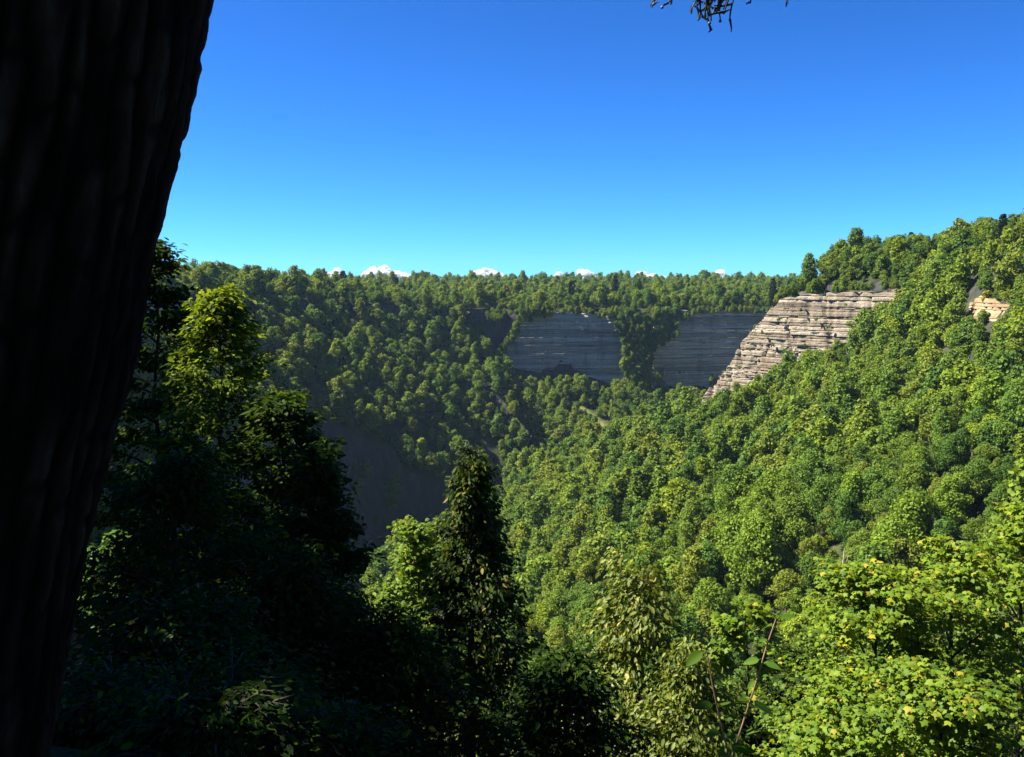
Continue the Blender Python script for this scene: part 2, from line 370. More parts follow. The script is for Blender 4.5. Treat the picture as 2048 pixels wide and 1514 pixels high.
def graded(lo, hi, fine_lo, fine_hi, mid):
    # spacing grows away from the interesting window
    a = [0.0]; s = 0.8
    while a[-1] < hi:
        p = a[-1]
        s = 0.8 if p < 16 else (2.2 if p < 60 else (3.6 if p < mid else min(60, s * 1.18)))
        a.append(p + s)
    b = [0.0]; s = 0.8
    while b[-1] > lo:
        p = -b[-1]
        s = 0.8 if p < 16 else (2.2 if p < 60 else (3.6 if p < fine_lo else min(60, s * 1.18)))
        b.append(b[-1] - s)
    return np.array(b[::-1][:-1] + a)
gx = graded(-2400, 2400, 210, 0, 230); gy = graded(-400, 2600, 20, 0, 700)
GX, GY = np.meshgrid(gx, gy)
GZ = height(GX, GY)
nx, ny = len(gx), len(gy)
ii, jj = np.meshgrid(np.arange(ny - 1), np.arange(nx - 1), indexing='ij')
Q = np.stack([ii * nx + jj, ii * nx + jj + 1, (ii + 1) * nx + jj + 1, (ii + 1) * nx + jj], -1).reshape(-1, 4)
# grassy bank under the grey cliffs (photo: pale line running down right)
ga, gb = ray(1150, 785, 630), ray(1310, 838, 575)
tl = np.clip(((GX - ga[0]) * (gb[0] - ga[0]) + (GY - ga[1]) * (gb[1] - ga[1])) / ((gb[0] - ga[0]) ** 2 + (gb[1] - ga[1]) ** 2), 0, 1)
gd = np.hypot(GX - ga[0] - tl * (gb[0] - ga[0]), GY - ga[1] - tl * (gb[1] - ga[1]))
GRASS = 1 - sstep(2, 6, gd)
terrain = link('gorge_terrain', mesh_np('gorge_terrain', np.stack([GX, GY, GZ], -1).reshape(-1, 3), Q, M['terrain'], GRASS.ravel(), True))
tag(terrain, 'wooded gorge floor and slopes under the forest', None, None, 'structure')
def ground(x, y):
    """bilinear height of the built mesh"""
    x = np.asarray(x, float); y = np.asarray(y, float)
    j = np.clip(np.searchsorted(gx, x) - 1, 0, nx - 2); i = np.clip(np.searchsorted(gy, y) - 1, 0, ny - 2)
    fx = (x - gx[j]) / (gx[j + 1] - gx[j]); fy = (y - gy[i]) / (gy[i + 1] - gy[i])
    return (GZ[i, j] * (1 - fx) + GZ[i, j + 1] * fx) * (1 - fy) + (GZ[i + 1, j] * (1 - fx) + GZ[i + 1, j + 1] * fx) * fy

# river water and its gravel edge
def ribbon(name, off0, off1, z, mat):
    P = np.array([np.interp(np.linspace(0, len(RIVER) - 1, 90), np.arange(len(RIVER)), RIVER[:, k]) for k in (0, 1)]).T
    T = np.gradient(P, axis=0); T /= np.linalg.norm(T, axis=1, keepdims=True); Nn = np.stack([T[:, 1], -T[:, 0]], 1)
    wv = 1.5 * np.sin(np.arange(90) * 0.7)[:, None]
    A = P + Nn * (off0 + 0 * wv); B = P + Nn * (off1 + wv)
    V = np.concatenate([np.c_[A, np.full(90, z)], np.c_[B, np.full(90, z)]])
    i = np.arange(89); return link(name, mesh_np(name, V, np.stack([i, i + 1, i + 91, i + 90], -1), mat))
tag(ribbon('river', -11.5, 11.5, RIVER_Z, M['water']), 'dark river at the bottom of the gorge', None, None, 'structure')
tag(ribbon('gravel_bank', 10.6, 13.2, RIVER_Z + 0.55, M['gravel']), 'thin pale gravel bank along the river', None, None, 'structure')

# ------------------------------------------------------------------ rock cliffs, one mesh per bed
def cliff(name, pts, top, bot, mat, label, seed, batter=0.10, bed=(1.4, 4.2), step=1.1, rough=1.0, cap=0, ledge=1.0):
    rng = np.random.default_rng(seed)
    pts = np.asarray(pts, float); L = np.r_[0, np.cumsum(np.hypot(*np.diff(pts, axis=0).T))]
    n = int(L[-1] / step); s = np.linspace(0, L[-1], n)
    P = np.stack([np.interp(s, L, pts[:, 0]), np.interp(s, L, pts[:, 1])], 1)
    T = np.gradient(P, axis=0); T /= np.linalg.norm(T, axis=1, keepdims=True); Nn = np.stack([T[:, 1], -T[:, 0]], 1)
    zt, zb = top(s, L[-1]), bot(s, L[-1])
    zt = zt + 3.0 * fbm(s / 8, s * 0, seed, 4)
    root = empty(name, (P[0, 0], P[0, 1], zb.min())); org = np.array(root.location)
    tag(root, label, None, None, 'structure')
    z = zb.min() - 1; k = 0
    big = 7 * fbm(s / 24, s * 0 + 3.3, seed + 5, 3) * rough         # buttresses
    while z < zt.max():
        h = bed[0] + (bed[1] - bed[0]) * rng.random() ** 2.2 * 1.4
        tb = rng.uniform(0, 1)
        proud = rng.uniform(-0.45, 0.45) * rough * ledge
        crk = fbm(s / 6.5 + .08 * k, s * 0 + .05 * k, seed + 55, 3)
        bl = rng.uniform(2.5, 8); sh = rng.uniform(0, 9)
        rows = []; fr = np.array([0, 0.04, 0.3, 0.65, 0.95, 1.0]); back = np.array([-.9, 0, 0, 0, 0.0, -1.1]) * ledge
        for f_, b_ in zip(fr, back):
            zz = np.clip(z + h * f_, zb, zt)
            off = proud + b_ + big + 1.5 * rough * fbm(s / 7, s * 0 + k * 0.35, seed + 9, 4) + .7 * rough * fbm(s / 2.2, s * 0 + k * 1.7 + f_ * 0.6, seed + 31, 3)
            off = off - batter * (zz - zb)
            off = off - 1.2 * rough * np.maximum(0, fbm(s / 5.5, s * 0 + k * 0.06, seed + 77, 3) - 0.08) * 6
            off = off - rough * 1.5 * np.clip(1 - np.abs(crk) / .022, 0, 1)
            off = off + rough * .45 * (hash2(np.floor(s / bl + sh), np.full(n, k), seed) - .5)
            rows.append(np.stack([P[:, 0] + Nn[:, 0] * off, P[:, 1] + Nn[:, 1] * off, zz], 1))
        V = np.stack(rows); live = (np.clip(z + h, zb, zt) - np.clip(z, zb, zt)) > 0.05
        i, j = np.meshgrid(np.arange(5), np.arange(n - 1), indexing='ij')
        ok = (live[:-1] | live[1:])[j]
        q = np.stack([i * n + j, i * n + j + 1, (i + 1) * n + j + 1, (i + 1) * n + j], -1)[ok]
        if len(q):
            used = np.unique(q); mp = np.zeros(6 * n, int); mp[used] = np.arange(len(used))
            me = mesh_np('rock_bed', V.reshape(-1, 3)[used] - org, mp[q], mat, np.full(len(used), tb))
            link('rock_bed', me, root)
        z += h; k += 1
    if cap:                                                        # turf shelf behind the upper edge
        off = big - batter * (zt - zb) - 0.5
        rows = [np.stack([P[:, 0] + Nn[:, 0] * (off - c_), P[:, 1] + Nn[:, 1] * (off - c_), zt - 0.15 + 0.02 * c_ + 0.5 * fbm(s / 4, s * 0 + c_, seed, 2)], 1) for c_ in (0, 4, 8, cap)]
        i, j = np.meshgrid(np.arange(3), np.arange(n - 1), indexing='ij')
        link('turf_shelf', mesh_np('turf_shelf', np.stack(rows).reshape(-1, 3) - org, np.stack([i * n + j, i * n + j + 1, (i + 1) * n + j + 1, (i + 1) * n + j], -1).reshape(-1, 4), M['terrain'], np.zeros(4 * n)), root)
    return root
# sunlit nose on the right
def nose_bot(s, L):
    t = s - 6
    x = CL0[0] + CLD[0] * t; y = CL0[1] + CLD[1] * t
    return right_slope(x, y) - 4
cliff('sunlit_cliff', [CL0 - 6 * CLD + CLN * 2.5, CL0 + 40 * CLD + CLN * 3, CL0 + 112 * CLD + CLN * 2.5],
      lambda s, L: np.minimum(cliff_top(s - 6) + 0.2, cliff_top(s - 6)) - np.where(s < 8, (8 - s) * 0.6, 0) - np.maximum(s - 100, 0) * 1.7 + 5.0 * fbm(s / 11, s * 0 + 1.1, 4, 3), nose_bot, M['rock_sun'],
      'sunlit layered tan rock cliff on the right hillside', 11, 0.07, bed=(0.6, 2.4), step=0.7, rough=0.9, cap=16, ledge=.28)
# grey cliffs on the far wall
def wallcliff(name, pts, seed, label, zt, zb, endw=8, mat='rock_grey', rough=0.30):
    def tp(s, L): return zt - 14 * np.clip(1 - np.minimum(s, (L - s)) / endw, 0, 1) ** 1.5
    cliff(name, pts, tp, lambda s, L: np.full(len(s), zb), M[mat], label, seed, 0.05, rough=rough)
TOP_A = ([0, 8, 24, 34, 100, 112], [-72, -54, -29, -24, -24, -30])
cliff('grey_cliff', [(-16, 655), (-2, 658), (40, 662), (94, 660)], lambda s, L: np.interp(s, *TOP_A) + 2.5 * fbm(s / 7, s * 0, 91, 3), lambda s, L: np.full(len(s), -88.0), M['rock_grey'], 'shaded grey layered cliff below the far rim, left of the treed rib', 23, 0.05, rough=.3)
wallcliff('grey_cliff', [(106, 664), (150, 669), (196, 676), (240, 684)], 37, 'shaded grey layered cliff below the far rim, beside the sunlit cliff', -23, -92, 5)
wallcliff('grey_cliff', [(-168, 395), (-158, 424), (-146, 452)], 41, 'small shaded grey cliff at the left rim behind the dark trunk', -9.5, -30, 4, 'rock_grey', 0.5)
wallcliff('grey_cliff', [(-70, 110), (-102, 200), (-137, 300), (-150, 350)], 43, 'shaded grey gorge wall glimpsed through the left trees', -12, -62, 5, 'rock_grey', 0.8)

# ------------------------------------------------------------------ leaf templates
OVATE = (np.array([(0, 0, 0), (.3, .24, .05), (.7, .20, .03), (1, 0, -.08), (.7, -.20, .03), (.3, -.24, .05)], float), np.array([(0, 3, 2, 1), (0, 5, 4, 3)]), None)
LANCE = (np.array([(0, 0, 0), (.35, .13, .04), (.7, .11, .02), (1, 0, -.14), (.7, -.11, .02), (.35, -.13, .04)], float), np.array([(0, 3, 2, 1), (0, 5, 4, 3)]), None)
CARD = (np.array([(0, 0, 0), (.5, .46, .1), (1, 0, 0), (.5, -.46, .1)], float), np.array([(0, 3, 2, 1)]), None)
def maple_leaf():
    z1, z2 = -.15, .05
    tips = [(-0.10, .40), (.50, .58), (1.0, 0), (.50, -.58), (-0.10, -.40)]
    notch = [(.24, .38), (.62, .28), (.62, -.28), (.24, -.38), (.0, -.0)]
    pts = [(0.28, 0, .08)]
    for a, b in zip(tips, notch):
        pts.append((a[0], a[1], z1)); pts.append((b[0], b[1], z2))
    n = len(pts) - 1
    return np.array(pts, float), None, np.array([(0, 1 + (i + 1) % n, 1 + i) for i in range(n)])
MAPLE = maple_leaf()
def place_leaves(acc, P, A, Nr, S, tmpl, tint):
    """P positions, A axis, Nr normal, S size"""
    A = A / (np.linalg.norm(A, axis=1, keepdims=True) + 1e-9)
    Bv = np.cross(Nr, A); Bv /= np.linalg.norm(Bv, axis=1, keepdims=True) + 1e-9
    Nn = np.cross(A, Bv)
    tv, tq, tt = tmpl; k = len(tv); n = len(P)
    V = P[:, None] + S[:, None, None] * (A[:, None] * tv[None, :, 0:1] + Bv[:, None] * tv[None, :, 1:2] + Nn[:, None] * tv[None, :, 2:3])
    o = (np.arange(n) * k)[:, None, None]
    acc.add(V.reshape(-1, 3), None if tq is None else (tq[None] + o).reshape(-1, tq.shape[1]), None if tt is None else (tt[None] + o).reshape(-1, 3), np.repeat(tint, k))

# ------------------------------------------------------------------ forest trees (shared meshes)
def forest_crown(seed, h, rad, n_lobes, cards, size, shape='round'):
    """a crown standing on z=0: lobes of leaf cards with gaps between them"""
    rng = np.random.default_rng(seed); acc = Acc()
    lob = []
    base = 0.22 * h
    for i in range(n_lobes):
        tz = (i + 0.5) / n_lobes
        z = base + (h - base) * tz * 0.93
        if shape == 'round': pr = math.sin(math.pi * (0.16 + 0.80 * tz)) ** 0.75
        elif shape == 'tall': pr = 0.75 * math.sin(math.pi * (0.2 + 0.76 * tz)) ** 0.8
        az = i * 2.399 + rng.uniform(-.6, .6); rr = rad * pr * rng.uniform(0.25, 0.95) * (.82 + .38 * math.sin(2 * az + seed) * math.cos(az * 1.5 + seed * 2)); z += rng.uniform(-.07, .07) * h
        lr = rad * rng.uniform(0.13, 0.38) * (0.75 + 0.5 * pr)
        lob.append((rr * math.cos(az), rr * math.sin(az), z, lr))
    lob.append((rng.uniform(-.2, .2) * rad, rng.uniform(-.2, .2) * rad, h - rad * 0.33, rad * 0.36))
    sq = rng.uniform(.8, 1.2); ln_ = rng.uniform(-.10, .10, 2)
    lob = [(x * sq + ln_[0] * z, y / sq + ln_[1] * z, z, r_) for x, y, z, r_ in lob]
    tot = sum(r_ ** 2 for *_, r_ in lob)
    for (x, y, z, lr) in lob:
        per = max(8, int(cards * lr ** 2 / tot))
        d = rng.normal(size=(per, 3)); d[:, 2] += 0.35; d /= np.linalg.norm(d, axis=1, keepdims=True)
        # sub-clumps: pull cards towards a few bumps on the lobe
        bumps = rng.normal(size=(9, 3)); bumps[:, 2] += 0.4; bumps /= np.linalg.norm(bumps, axis=1, keepdims=True)
        near = bumps[np.argmax(d @ bumps.T, axis=1)]
        prox = np.sum(d * near, axis=1)
        r = lr * (0.62 + 0.42 * np.clip((prox - 0.55) / 0.45, 0, 1)) * rng.uniform(0.82, 1.06, per)
        P = np.array([x, y, z]) + d * r[:, None] * np.array([1, 1, 0.86])
        nr = d * 0.7 + np.array([0, 0, .45]) + rng.normal(size=(per, 3)) * 0.55
        ax = np.cross(nr, rng.normal(size=(per, 3))); ax[:, 2] -= 0.2
        lt = rng.uniform(-.12, .12)
        tint = np.clip(0.5 + lt + rng.normal(size=per) * 0.2, 0, 1)
        place_leaves(acc, P, ax, nr, size * rng.uniform(0.7, 1.35, per), CARD, tint)
    return acc
def forest_trunk(seed, h, r):
    rng = np.random.default_rng(seed); acc = Acc()
    b = rng.uniform(-.4, .4, 2)
    acc.tube([(0, 0, -1.5), (0, 0, 0), (b[0] * .4, b[1] * .4, h * .4), (b[0], b[1], h * .75)], [r * 1.3, r, r * .75, r * .25], 6)
    for k in range(4):
        a = rng.uniform(0, 6.28); z = h * rng.uniform(.3, .6); l = h * .22
        acc.tube([(b[0] * .5, b[1] * .5, z), (math.cos(a) * l * .6, math.sin(a) * l * .6, z + l * .6), (math.cos(a) * l, math.sin(a) * l, z + l * 1.2)], [r * .4, r * .25, r * .08], 5)
    return acc
def pine_crown(seed, h, rad, whorls, per, size):
    rng = np.random.default_rng(seed); acc = Acc()
    for i in range(whorls):
        t = (i + .5) / whorls; z = h * (0.28 + 0.70 * t); L = rad * (1 - t) ** 0.8 * rng.uniform(.7, 1.15) + 0.35
        for k in range(5):
            if rng.random() < 0.15: continue
            a = k * 1.257 + i * 0.9 + rng.uniform(-.35, .35); l = L * rng.uniform(.6, 1.15)
            s = rng.uniform(0.15, 1, per) ** 0.7
            P = np.stack([np.cos(a) * s * l, np.sin(a) * s * l, z + 0.12 * l * s + 0 * s], 1) + rng.normal(size=(per, 3)) * np.array([.22, .22, .13]) * (rad / 3)
            nr = np.array([0, 0, 1]) + rng.normal(size=(per, 3)) * .6
            ax = np.array([math.cos(a), math.sin(a), .25]) + rng.normal(size=(per, 3)) * .5
            place_leaves(acc, P, ax, nr, size * rng.uniform(.7, 1.4, per), CARD, np.clip(.5 + rng.normal(size=per) * .25, 0, 1))
    return acc
NEAR, FARP = [], []
for k in range(8):
    shp = 'tall' if k % 3 == 2 else 'round'
    h = [10, 11, 9, 12.5, 10.5, 11.5, 9, 12][k]; rad = [4.3, 4.7, 4.1, 3.8, 4.9, 4.5, 4.4, 3.6][k]
    NEAR.append((forest_crown(100 + k, h, rad, 44, 6800, 0.35, shp).mesh('crown', M['hill_leaf']), forest_trunk(100 + k, h, 0.26).mesh('trunk', M['forest_bark']), h))
    a = forest_crown(200 + k, h, rad, 32, 2100, 0.60, shp)
    FARP.append((a.mesh('far_crown', M['forest_leaf']), h))
PINE = [(pine_crown(300 + k, 16, 3.0, 15, 26, 0.75).mesh('crown', M['pine_leaf']), forest_trunk(300 + k, 19, 0.28).mesh('trunk', M['forest_bark']), 16) for k in range(3)]
YEL = (forest_crown(401, 10, 3.4, 16, 2600, 0.5).mesh('crown', M['yellow_leaf']), forest_trunk(401, 10, .2).mesh('trunk', M['forest_bark']), 10)
SHRUB = [(forest_crown(410 + k, 3.2, 2.0, 8, 700, 0.42).mesh('foliage', M['forest_leaf'])) for k in range(3)]

# scatter
rng = np.random.default_rng(5)
def jitter_grid(x0, x1, y0, y1, s):
    X, Y = np.meshgrid(np.arange(x0, x1, s), np.arange(y0, y1, s)); X = X + (np.arange(X.shape[0]) % 2)[:, None] * s * .5
    return np.stack([X.ravel(), Y.ravel()], 1) + rng.uniform(-.46, .46, (X.size, 2)) * s
pts = np.concatenate([jitter_grid(-330, 420, 70, 640, 5.9), jitter_grid(-420, 620, 640, 760, 6.2), jitter_grid(-520, 760, 760, 1250, 13)])
e = 2.0
z0 = ground(pts[:, 0], pts[:, 1])
gxn = (ground(pts[:, 0] + e, pts[:, 1]) - ground(pts[:, 0] - e, pts[:, 1])) / (2 * e)
gyn = (ground(pts[:, 0], pts[:, 1] + e) - ground(pts[:, 0], pts[:, 1] - e)) / (2 * e)
slope = np.hypot(gxn, gyn)
drv, _, _ = poly_dist(pts[:, 0], pts[:, 1], RIVER)
u, v = project(np.c_[pts, z0 + 8])
steep_ok = ((pts[:, 0] > 100) & (pts[:, 1] < 420)) | ((np.abs(pts[:, 0] - 99) < 22) & (pts[:, 1] > 585) & (pts[:, 1] < 675))
keep = (slope < np.where(steep_ok, 2.4, 1.30)) & (np.abs(drv) > 15) & (u > 180) & (u < 2200) & (v < 1750)
# bare shale cut along the outer bank, grassy bank
bare = (drv > 0) & (drv < 48) & (slope > 1.15) & (rng.random(len(pts)) > .34)
keep |= (drv > 12) & (drv < 70) & (slope < 2.4) & (pts[:, 1] > 360) & (pts[:, 1] < 520) & (u > 560) & (u < 1000)
keep &= ~bare
gdp = np.hypot(pts[:, 0] - ga[0] - np.clip(((pts[:, 0] - ga[0]) * (gb[0] - ga[0]) + (pts[:, 1] - ga[1]) * (gb[1] - ga[1])) / ((gb[0] - ga[0]) ** 2 + (gb[1] - ga[1]) ** 2), 0, 1) * (gb[0] - ga[0]),
               pts[:, 1] - ga[1] - np.clip(((pts[:, 0] - ga[0]) * (gb[0] - ga[0]) + (pts[:, 1] - ga[1]) * (gb[1] - ga[1])) / ((gb[0] - ga[0]) ** 2 + (gb[1] - ga[1]) ** 2), 0, 1) * (gb[1] - ga[1]))
keep &= gdp > 4.5
# keep the feet of the grey cliffs and the rock nose open
tcl = (pts[:, 0] - CL0[0]) * CLD[0] + (pts[:, 1] - CL0[1]) * CLD[1]
dcl = (pts[:, 0] - CL0[0]) * CLN[0] + (pts[:, 1] - CL0[1]) * CLN[1]
keep &= ~((tcl > -8) & (tcl < 84) & (dcl > -2.5) & (dcl < 7))
keep &= ~((pts[:, 1] > 646) & (pts[:, 1] < 668) & (pts[:, 0] > -14) & (pts[:, 0] < 240) & (np.abs(pts[:, 0] - 97) > 16))
pts, z0, slope = pts[keep], z0[keep], slope[keep]; tcl, dcl = tcl[keep], dcl[keep]
scl = np.clip(np.exp(rng.normal(size=len(pts)) * .30) * .88, .42, 1.65)
scl *= np.where((pts[:, 0] > 120) & (pts[:, 1] < 460) & (z0 > -6), .8, 1)
scl *= np.where((tcl > -10) & (tcl < 90) & (dcl > 0) & (dcl < 26), 0.62, 1)
scl *= np.where((tcl > -30) & (tcl < 30) & (dcl < 0) & (dcl > -25), 0.5, 1)
var = rng.integers(0, 8, len(pts)); rot = rng.uniform(0, 6.283, len(pts))
# small trees hanging over the cliff edges and filling the rib
ex = []
for x_ in np.arange(-18, 244, 2.6):
    n_ = 1 + (rng.random() < .5)
    for _ in range(n_):
        yy = np.interp(x_, [-16, -2, 40, 86, 106, 150, 196, 240], [655, 658, 662, 661, 664, 669, 676, 684]) + rng.uniform(-.5, 7)
        hang = 9 * max(0, noise2(np.array(x_ / 13.0), np.array(2.2), 4) - .45) * 2 + rng.uniform(0, 2.5)
        ex.append((x_ + rng.uniform(-1, 1), yy, -23.5 - hang, rng.uniform(.28, .62)))
for _ in range(300):                                             # trees draping from the rim, narrowing downwards
    f_ = rng.random() ** 1.15; hw = 25 * (1 - f_) ** 1.4 + 5
    x_ = 97 + rng.uniform(-1, 1) * hw + 5 * math.sin(f_ * 7)
    yy = np.interp(x_, [-2, 40, 94, 106, 150], [657, 661, 659, 662, 667]) - 3 - 9 * f_ + rng.uniform(-2, 2)
    ex.append((x_, yy, -26 - 62 * f_ + rng.uniform(-3, 3), rng.uniform(.38, .8)))
for _ in range(170):                                             # along the upper rim to the left
    k_ = rng.integers(9, 14); f_ = rng.random()
    p_ = RIM[k_, :2] * (1 - f_) + RIM[k_ + 1, :2] * f_; d_ = RIM[k_ + 1, :2] - RIM[k_, :2]; d_ = d_ / np.hypot(*d_)
    q_ = p_ + np.array([d_[1], -d_[0]]) * rng.uniform(-3, 16)
    ex.append((q_[0], q_[1], None, rng.uniform(.5, .95)))
for _ in range(90):                                              # trees climbing the left end of the grey cliff
    s_ = rng.uniform(-6, 46); ex.append((-16 + s_ + rng.normal() * 1.5, 657 + rng.uniform(-2, 5), np.interp(s_, *TOP_A) + rng.uniform(-6, 2), rng.uniform(.35, .8)))
for _ in range(36): ex.append((64 + rng.normal() * 9, 178 + rng.normal() * 11, None, rng.uniform(.35, .7)))
for _ in range(40):                                              # shrubs on the grey ledges
    x_ = rng.uniform(-10, 235)
    if abs(x_ - 97) < 14: continue
    yy = np.interp(x_, [-16, -2, 40, 94, 106, 150, 196, 240], [655, 658, 662, 660, 664, 669, 676, 684])
    ex.append((x_, yy - .3, rng.choice([-78, -72, -60, -46, -36]) + rng.uniform(-3, 3), rng.uniform(.10, .28)))
for _ in range(46):
    t_ = rng.uniform(82, 114); q_ = CL0 + CLD * t_ + CLN * rng.uniform(3, 7.5); ex.append((q_[0], q_[1], None, rng.uniform(1.2, 1.7)))
for _ in range(64):
    t_ = rng.uniform(75, 114); q_ = CL0 + CLD * t_ + CLN * rng.uniform(5, 15); ex.append((q_[0], q_[1], None, rng.uniform(1.05, 1.55)))
for _ in range(60):
    t_ = rng.uniform(80, 108); q_ = CL0 + CLD * t_ + CLN * rng.uniform(-9, 10); ex.append((q_[0], q_[1], None, rng.uniform(.7, 1.15)))
for _ in range(90):
    ex.append((rng.uniform(132, 178), rng.uniform(215, 370), None, rng.uniform(.35, .75)))
for _ in range(420):                                             # understorey of the right hillside
    ex.append((rng.uniform(-10, 140), rng.uniform(95, 400), None, rng.uniform(.3, .6)))
for _ in range(110):
    t_ = rng.uniform(34, 105); q_ = CL0 + CLD * t_ - CLN * rng.uniform(14, 46); ex.append((q_[0], q_[1], None, rng.uniform(.5, .95)))
for _ in range(110):
    t_ = rng.uniform(-6, 90); b_ = rng.uniform(.5, 17)
    q_ = CL0 + CLD * t_ - CLN * b_
    ex.append((q_[0], q_[1], float(cliff_top(np.array(t_))) - .4 if b_ < 12 else None, rng.uniform(.3, .62) if t_ > 30 else rng.uniform(.2, .42)))
for _ in range(60):
    t_ = rng.uniform(-8, 98); b_ = rng.uniform(7, 13); q_ = CL0 + CLD * t_ + CLN * b_
    ex.append((q_[0], q_[1], None, rng.uniform(.35, .65) if t_ < 25 else rng.uniform(.6, 1.05)))
ex = [(a, b, float(ground(a, b)) if c is None else c, d) for a, b, c, d in ex]
ex = np.array(ex, float)
nb = len(pts)
pts = np.concatenate([pts, ex[:, :2]]); z0 = np.concatenate([z0, ex[:, 2]]); scl = np.concatenate([scl, ex[:, 3]])
var = np.concatenate([var, rng.integers(0, 8, len(ex))]); rot = np.concatenate([rot, rng.uniform(0, 6.283, len(ex))])
extra = np.arange(len(pts)) >= nb
# visibility of each crown against the bare ground
def visible(P, ztop):
    vis = np.ones(len(P), bool)
    for f_ in np.linspace(0.03, 0.985, 90):
        vis &= ground(P[:, 0] * f_, P[:, 1] * f_) < ztop * f_ + 1.0
    return vis
uu, vv = project(np.c_[pts, z0 + 11])
ub_, vb_ = project(np.c_[pts, z0 + 5 * scl])
vis = visible(pts, z0 + 13 * scl) | (extra & (pts[:, 1] > 380))
vis &= ~((ub_ > 1925) & (ub_ < 2042) & (vb_ > 592) & (vb_ < 628))                # the bare soil bank stays open
pts, z0, scl, var, rot = pts[vis], z0[vis], scl[vis], var[vis], rot[vis]; uu, vv = uu[vis], vv[vis]; extra = extra[vis]
dist = np.hypot(pts[:, 0], pts[:, 1])
inframe = (uu > 330) & (uu < 2048) & (vv < 1420) & (dist > 90)
# pines: the crest of the right hill and a few along the far rim
hillside = ~extra & (pts[:, 1] < 450) & (pts[:, 0] > 60) & (z0 > 4) & inframe
is_pine = hillside & (rng.random(len(pts)) < 0.26)
farpine = (pts[:, 1] > 690) & (rng.random(len(pts)) < 0.07) & inframe & (pts[:, 1] < 760)
right_side = ~extra & (pts[:, 0] > -30) & (pts[:, 1] < 470) & inframe & ~is_pine
order = np.argsort(dist + np.where(right_side, 0, 1e5)); near_ids = order[:300]
indiv = np.zeros(len(pts), bool); indiv[near_ids] = True; indiv &= right_side

def add_tree(name, crown, trunk, loc, s, rz, label, cat, group, trunk_name='trunk', crown_name='crown'):
    o = empty(name, loc); o.scale = (s * random.uniform(.85, 1.15), s * random.uniform(.85, 1.15), s * random.uniform(.88, 1.15)); o.rotation_euler = (0, 0, rz)
    link(trunk_name, trunk, o); link(crown_name, crown, o)
    tag(o, label, cat, group); return o
random.seed(3)
KINDS = [('dark green', (0.55, 0.72, 0.75)), ('deep green', (0.72, 0.84, 0.8)), ('mid green', (0.95, 0.97, 0.8)), ('olive', (1.15, 0.98, 0.8)), ('fresh green', (1.05, 1.12, 0.75)), ('yellow green', (1.4, 1.3, 0.7)), ('bright yellow green', (1.75, 1.5, 0.6))]
KP = np.cumsum([.16, .24, .22, .13, .14, .08, .03])
def zone(u_, v_):
    if u_ < 1180: return 'low on the slope beside the vine-covered spire' if v_ > 1000 else 'at the left foot of the right hillside'
    if v_ > 1060: return 'low on the hillside behind the drooping tree' if u_ < 1500 else 'on the hillside just behind the large maples'
    if v_ < 640: return 'high on the right hillside below the skyline'
    if u_ > 1850: return 'on the hillside below the tan soil bank'
    if v_ < 820: return 'on the slope just below the sunlit cliff'
    return 'halfway up the sunlit right hillside'
for i in np.nonzero(indiv)[0]:
    c, tr_, h = NEAR[var[i]]
    kn, kc = KINDS[min(6, int(np.searchsorted(KP, random.random())))]
    sz = 'large' if scl[i] > 1.15 else ('small' if scl[i] < .75 else 'medium-sized')
    o = add_tree('broadleaf_tree', c, tr_, (pts[i, 0], pts[i, 1], z0[i] - 0.3), scl[i], rot[i], '%s %s broadleaf tree %s' % (sz, kn, zone(uu[i], vv[i])), 'tree', 'broadleaf trees on the right hillside')
    j_ = random.uniform(.88, 1.12)
    for ch in o.children: ch.color = (kc[0] * j_, kc[1] * j_, kc[2] * j_, 1)
for i in np.nonzero(is_pine & ~indiv)[0]:
    c, tr_, h = PINE[var[i] % 3]
    add_tree('pine_tree', c, tr_, (pts[i, 0], pts[i, 1], z0[i] - 0.3), scl[i] * 0.62, rot[i], 'dark pine tree along the skyline crest of the right hill', 'tree', 'pines on the crest of the right hill')
fp = np.nonzero(farpine & ~indiv & ~is_pine)[0]
for i in fp:
    c, tr_, h = PINE[var[i] % 3]
    add_tree('pine_tree', c, tr_, (pts[i, 0], pts[i, 1], z0[i] - 0.3), scl[i] * 0.82, rot[i], 'small dark pine poking above the far plateau skyline', 'tree', 'pines on the far plateau')
rest = ~(indiv | is_pine); rest[fp] = False
# all the other trees read as one wood: one object
src = bpy.data.collections.new('forest source')
for k, (me, h) in enumerate(FARP):
    o = bpy.data.objects.new('source_crown_%d' % k, me); src.objects.link(o)
P = np.c_[pts[rest], z0[rest] - 0.3]
me = bpy.data.meshes.new('far_forest'); me.vertices.add(len(P)); me.vertices.foreach_set('co', P.astype(np.float32).ravel())
for nm, typ, val in (('scl', 'FLOAT', scl[rest]), ('rotz', 'FLOAT', rot[rest]), ('idx', 'INT', var[rest])):
    a = me.attributes.new(nm, typ, 'POINT'); a.data.foreach_set('value', val.astype(np.int32 if typ == 'INT' else np.float32))
me.update()
forest = link('far_forest', me); tag(forest, 'dense green forest covering the far gorge slopes and plateau', None, None, 'stuff')
ng = bpy.data.node_groups.new('forest', 'GeometryNodeTree')
ng.interface.new_socket('Geometry', in_out='INPUT', socket_type='NodeSocketGeometry'); ng.interface.new_socket('Geometry', in_out='OUTPUT', socket_type='NodeSocketGeometry')
gi, go = ng.nodes.new('NodeGroupInput'), ng.nodes.new('NodeGroupOutput')
ci = ng.nodes.new('GeometryNodeCollectionInfo'); ci.inputs[0].default_value = src; ci.inputs[1].default_value = True; ci.inputs[2].default_value = True
ip = ng.nodes.new('GeometryNodeInstanceOnPoints'); ip.inputs['Pick Instance'].default_value = True
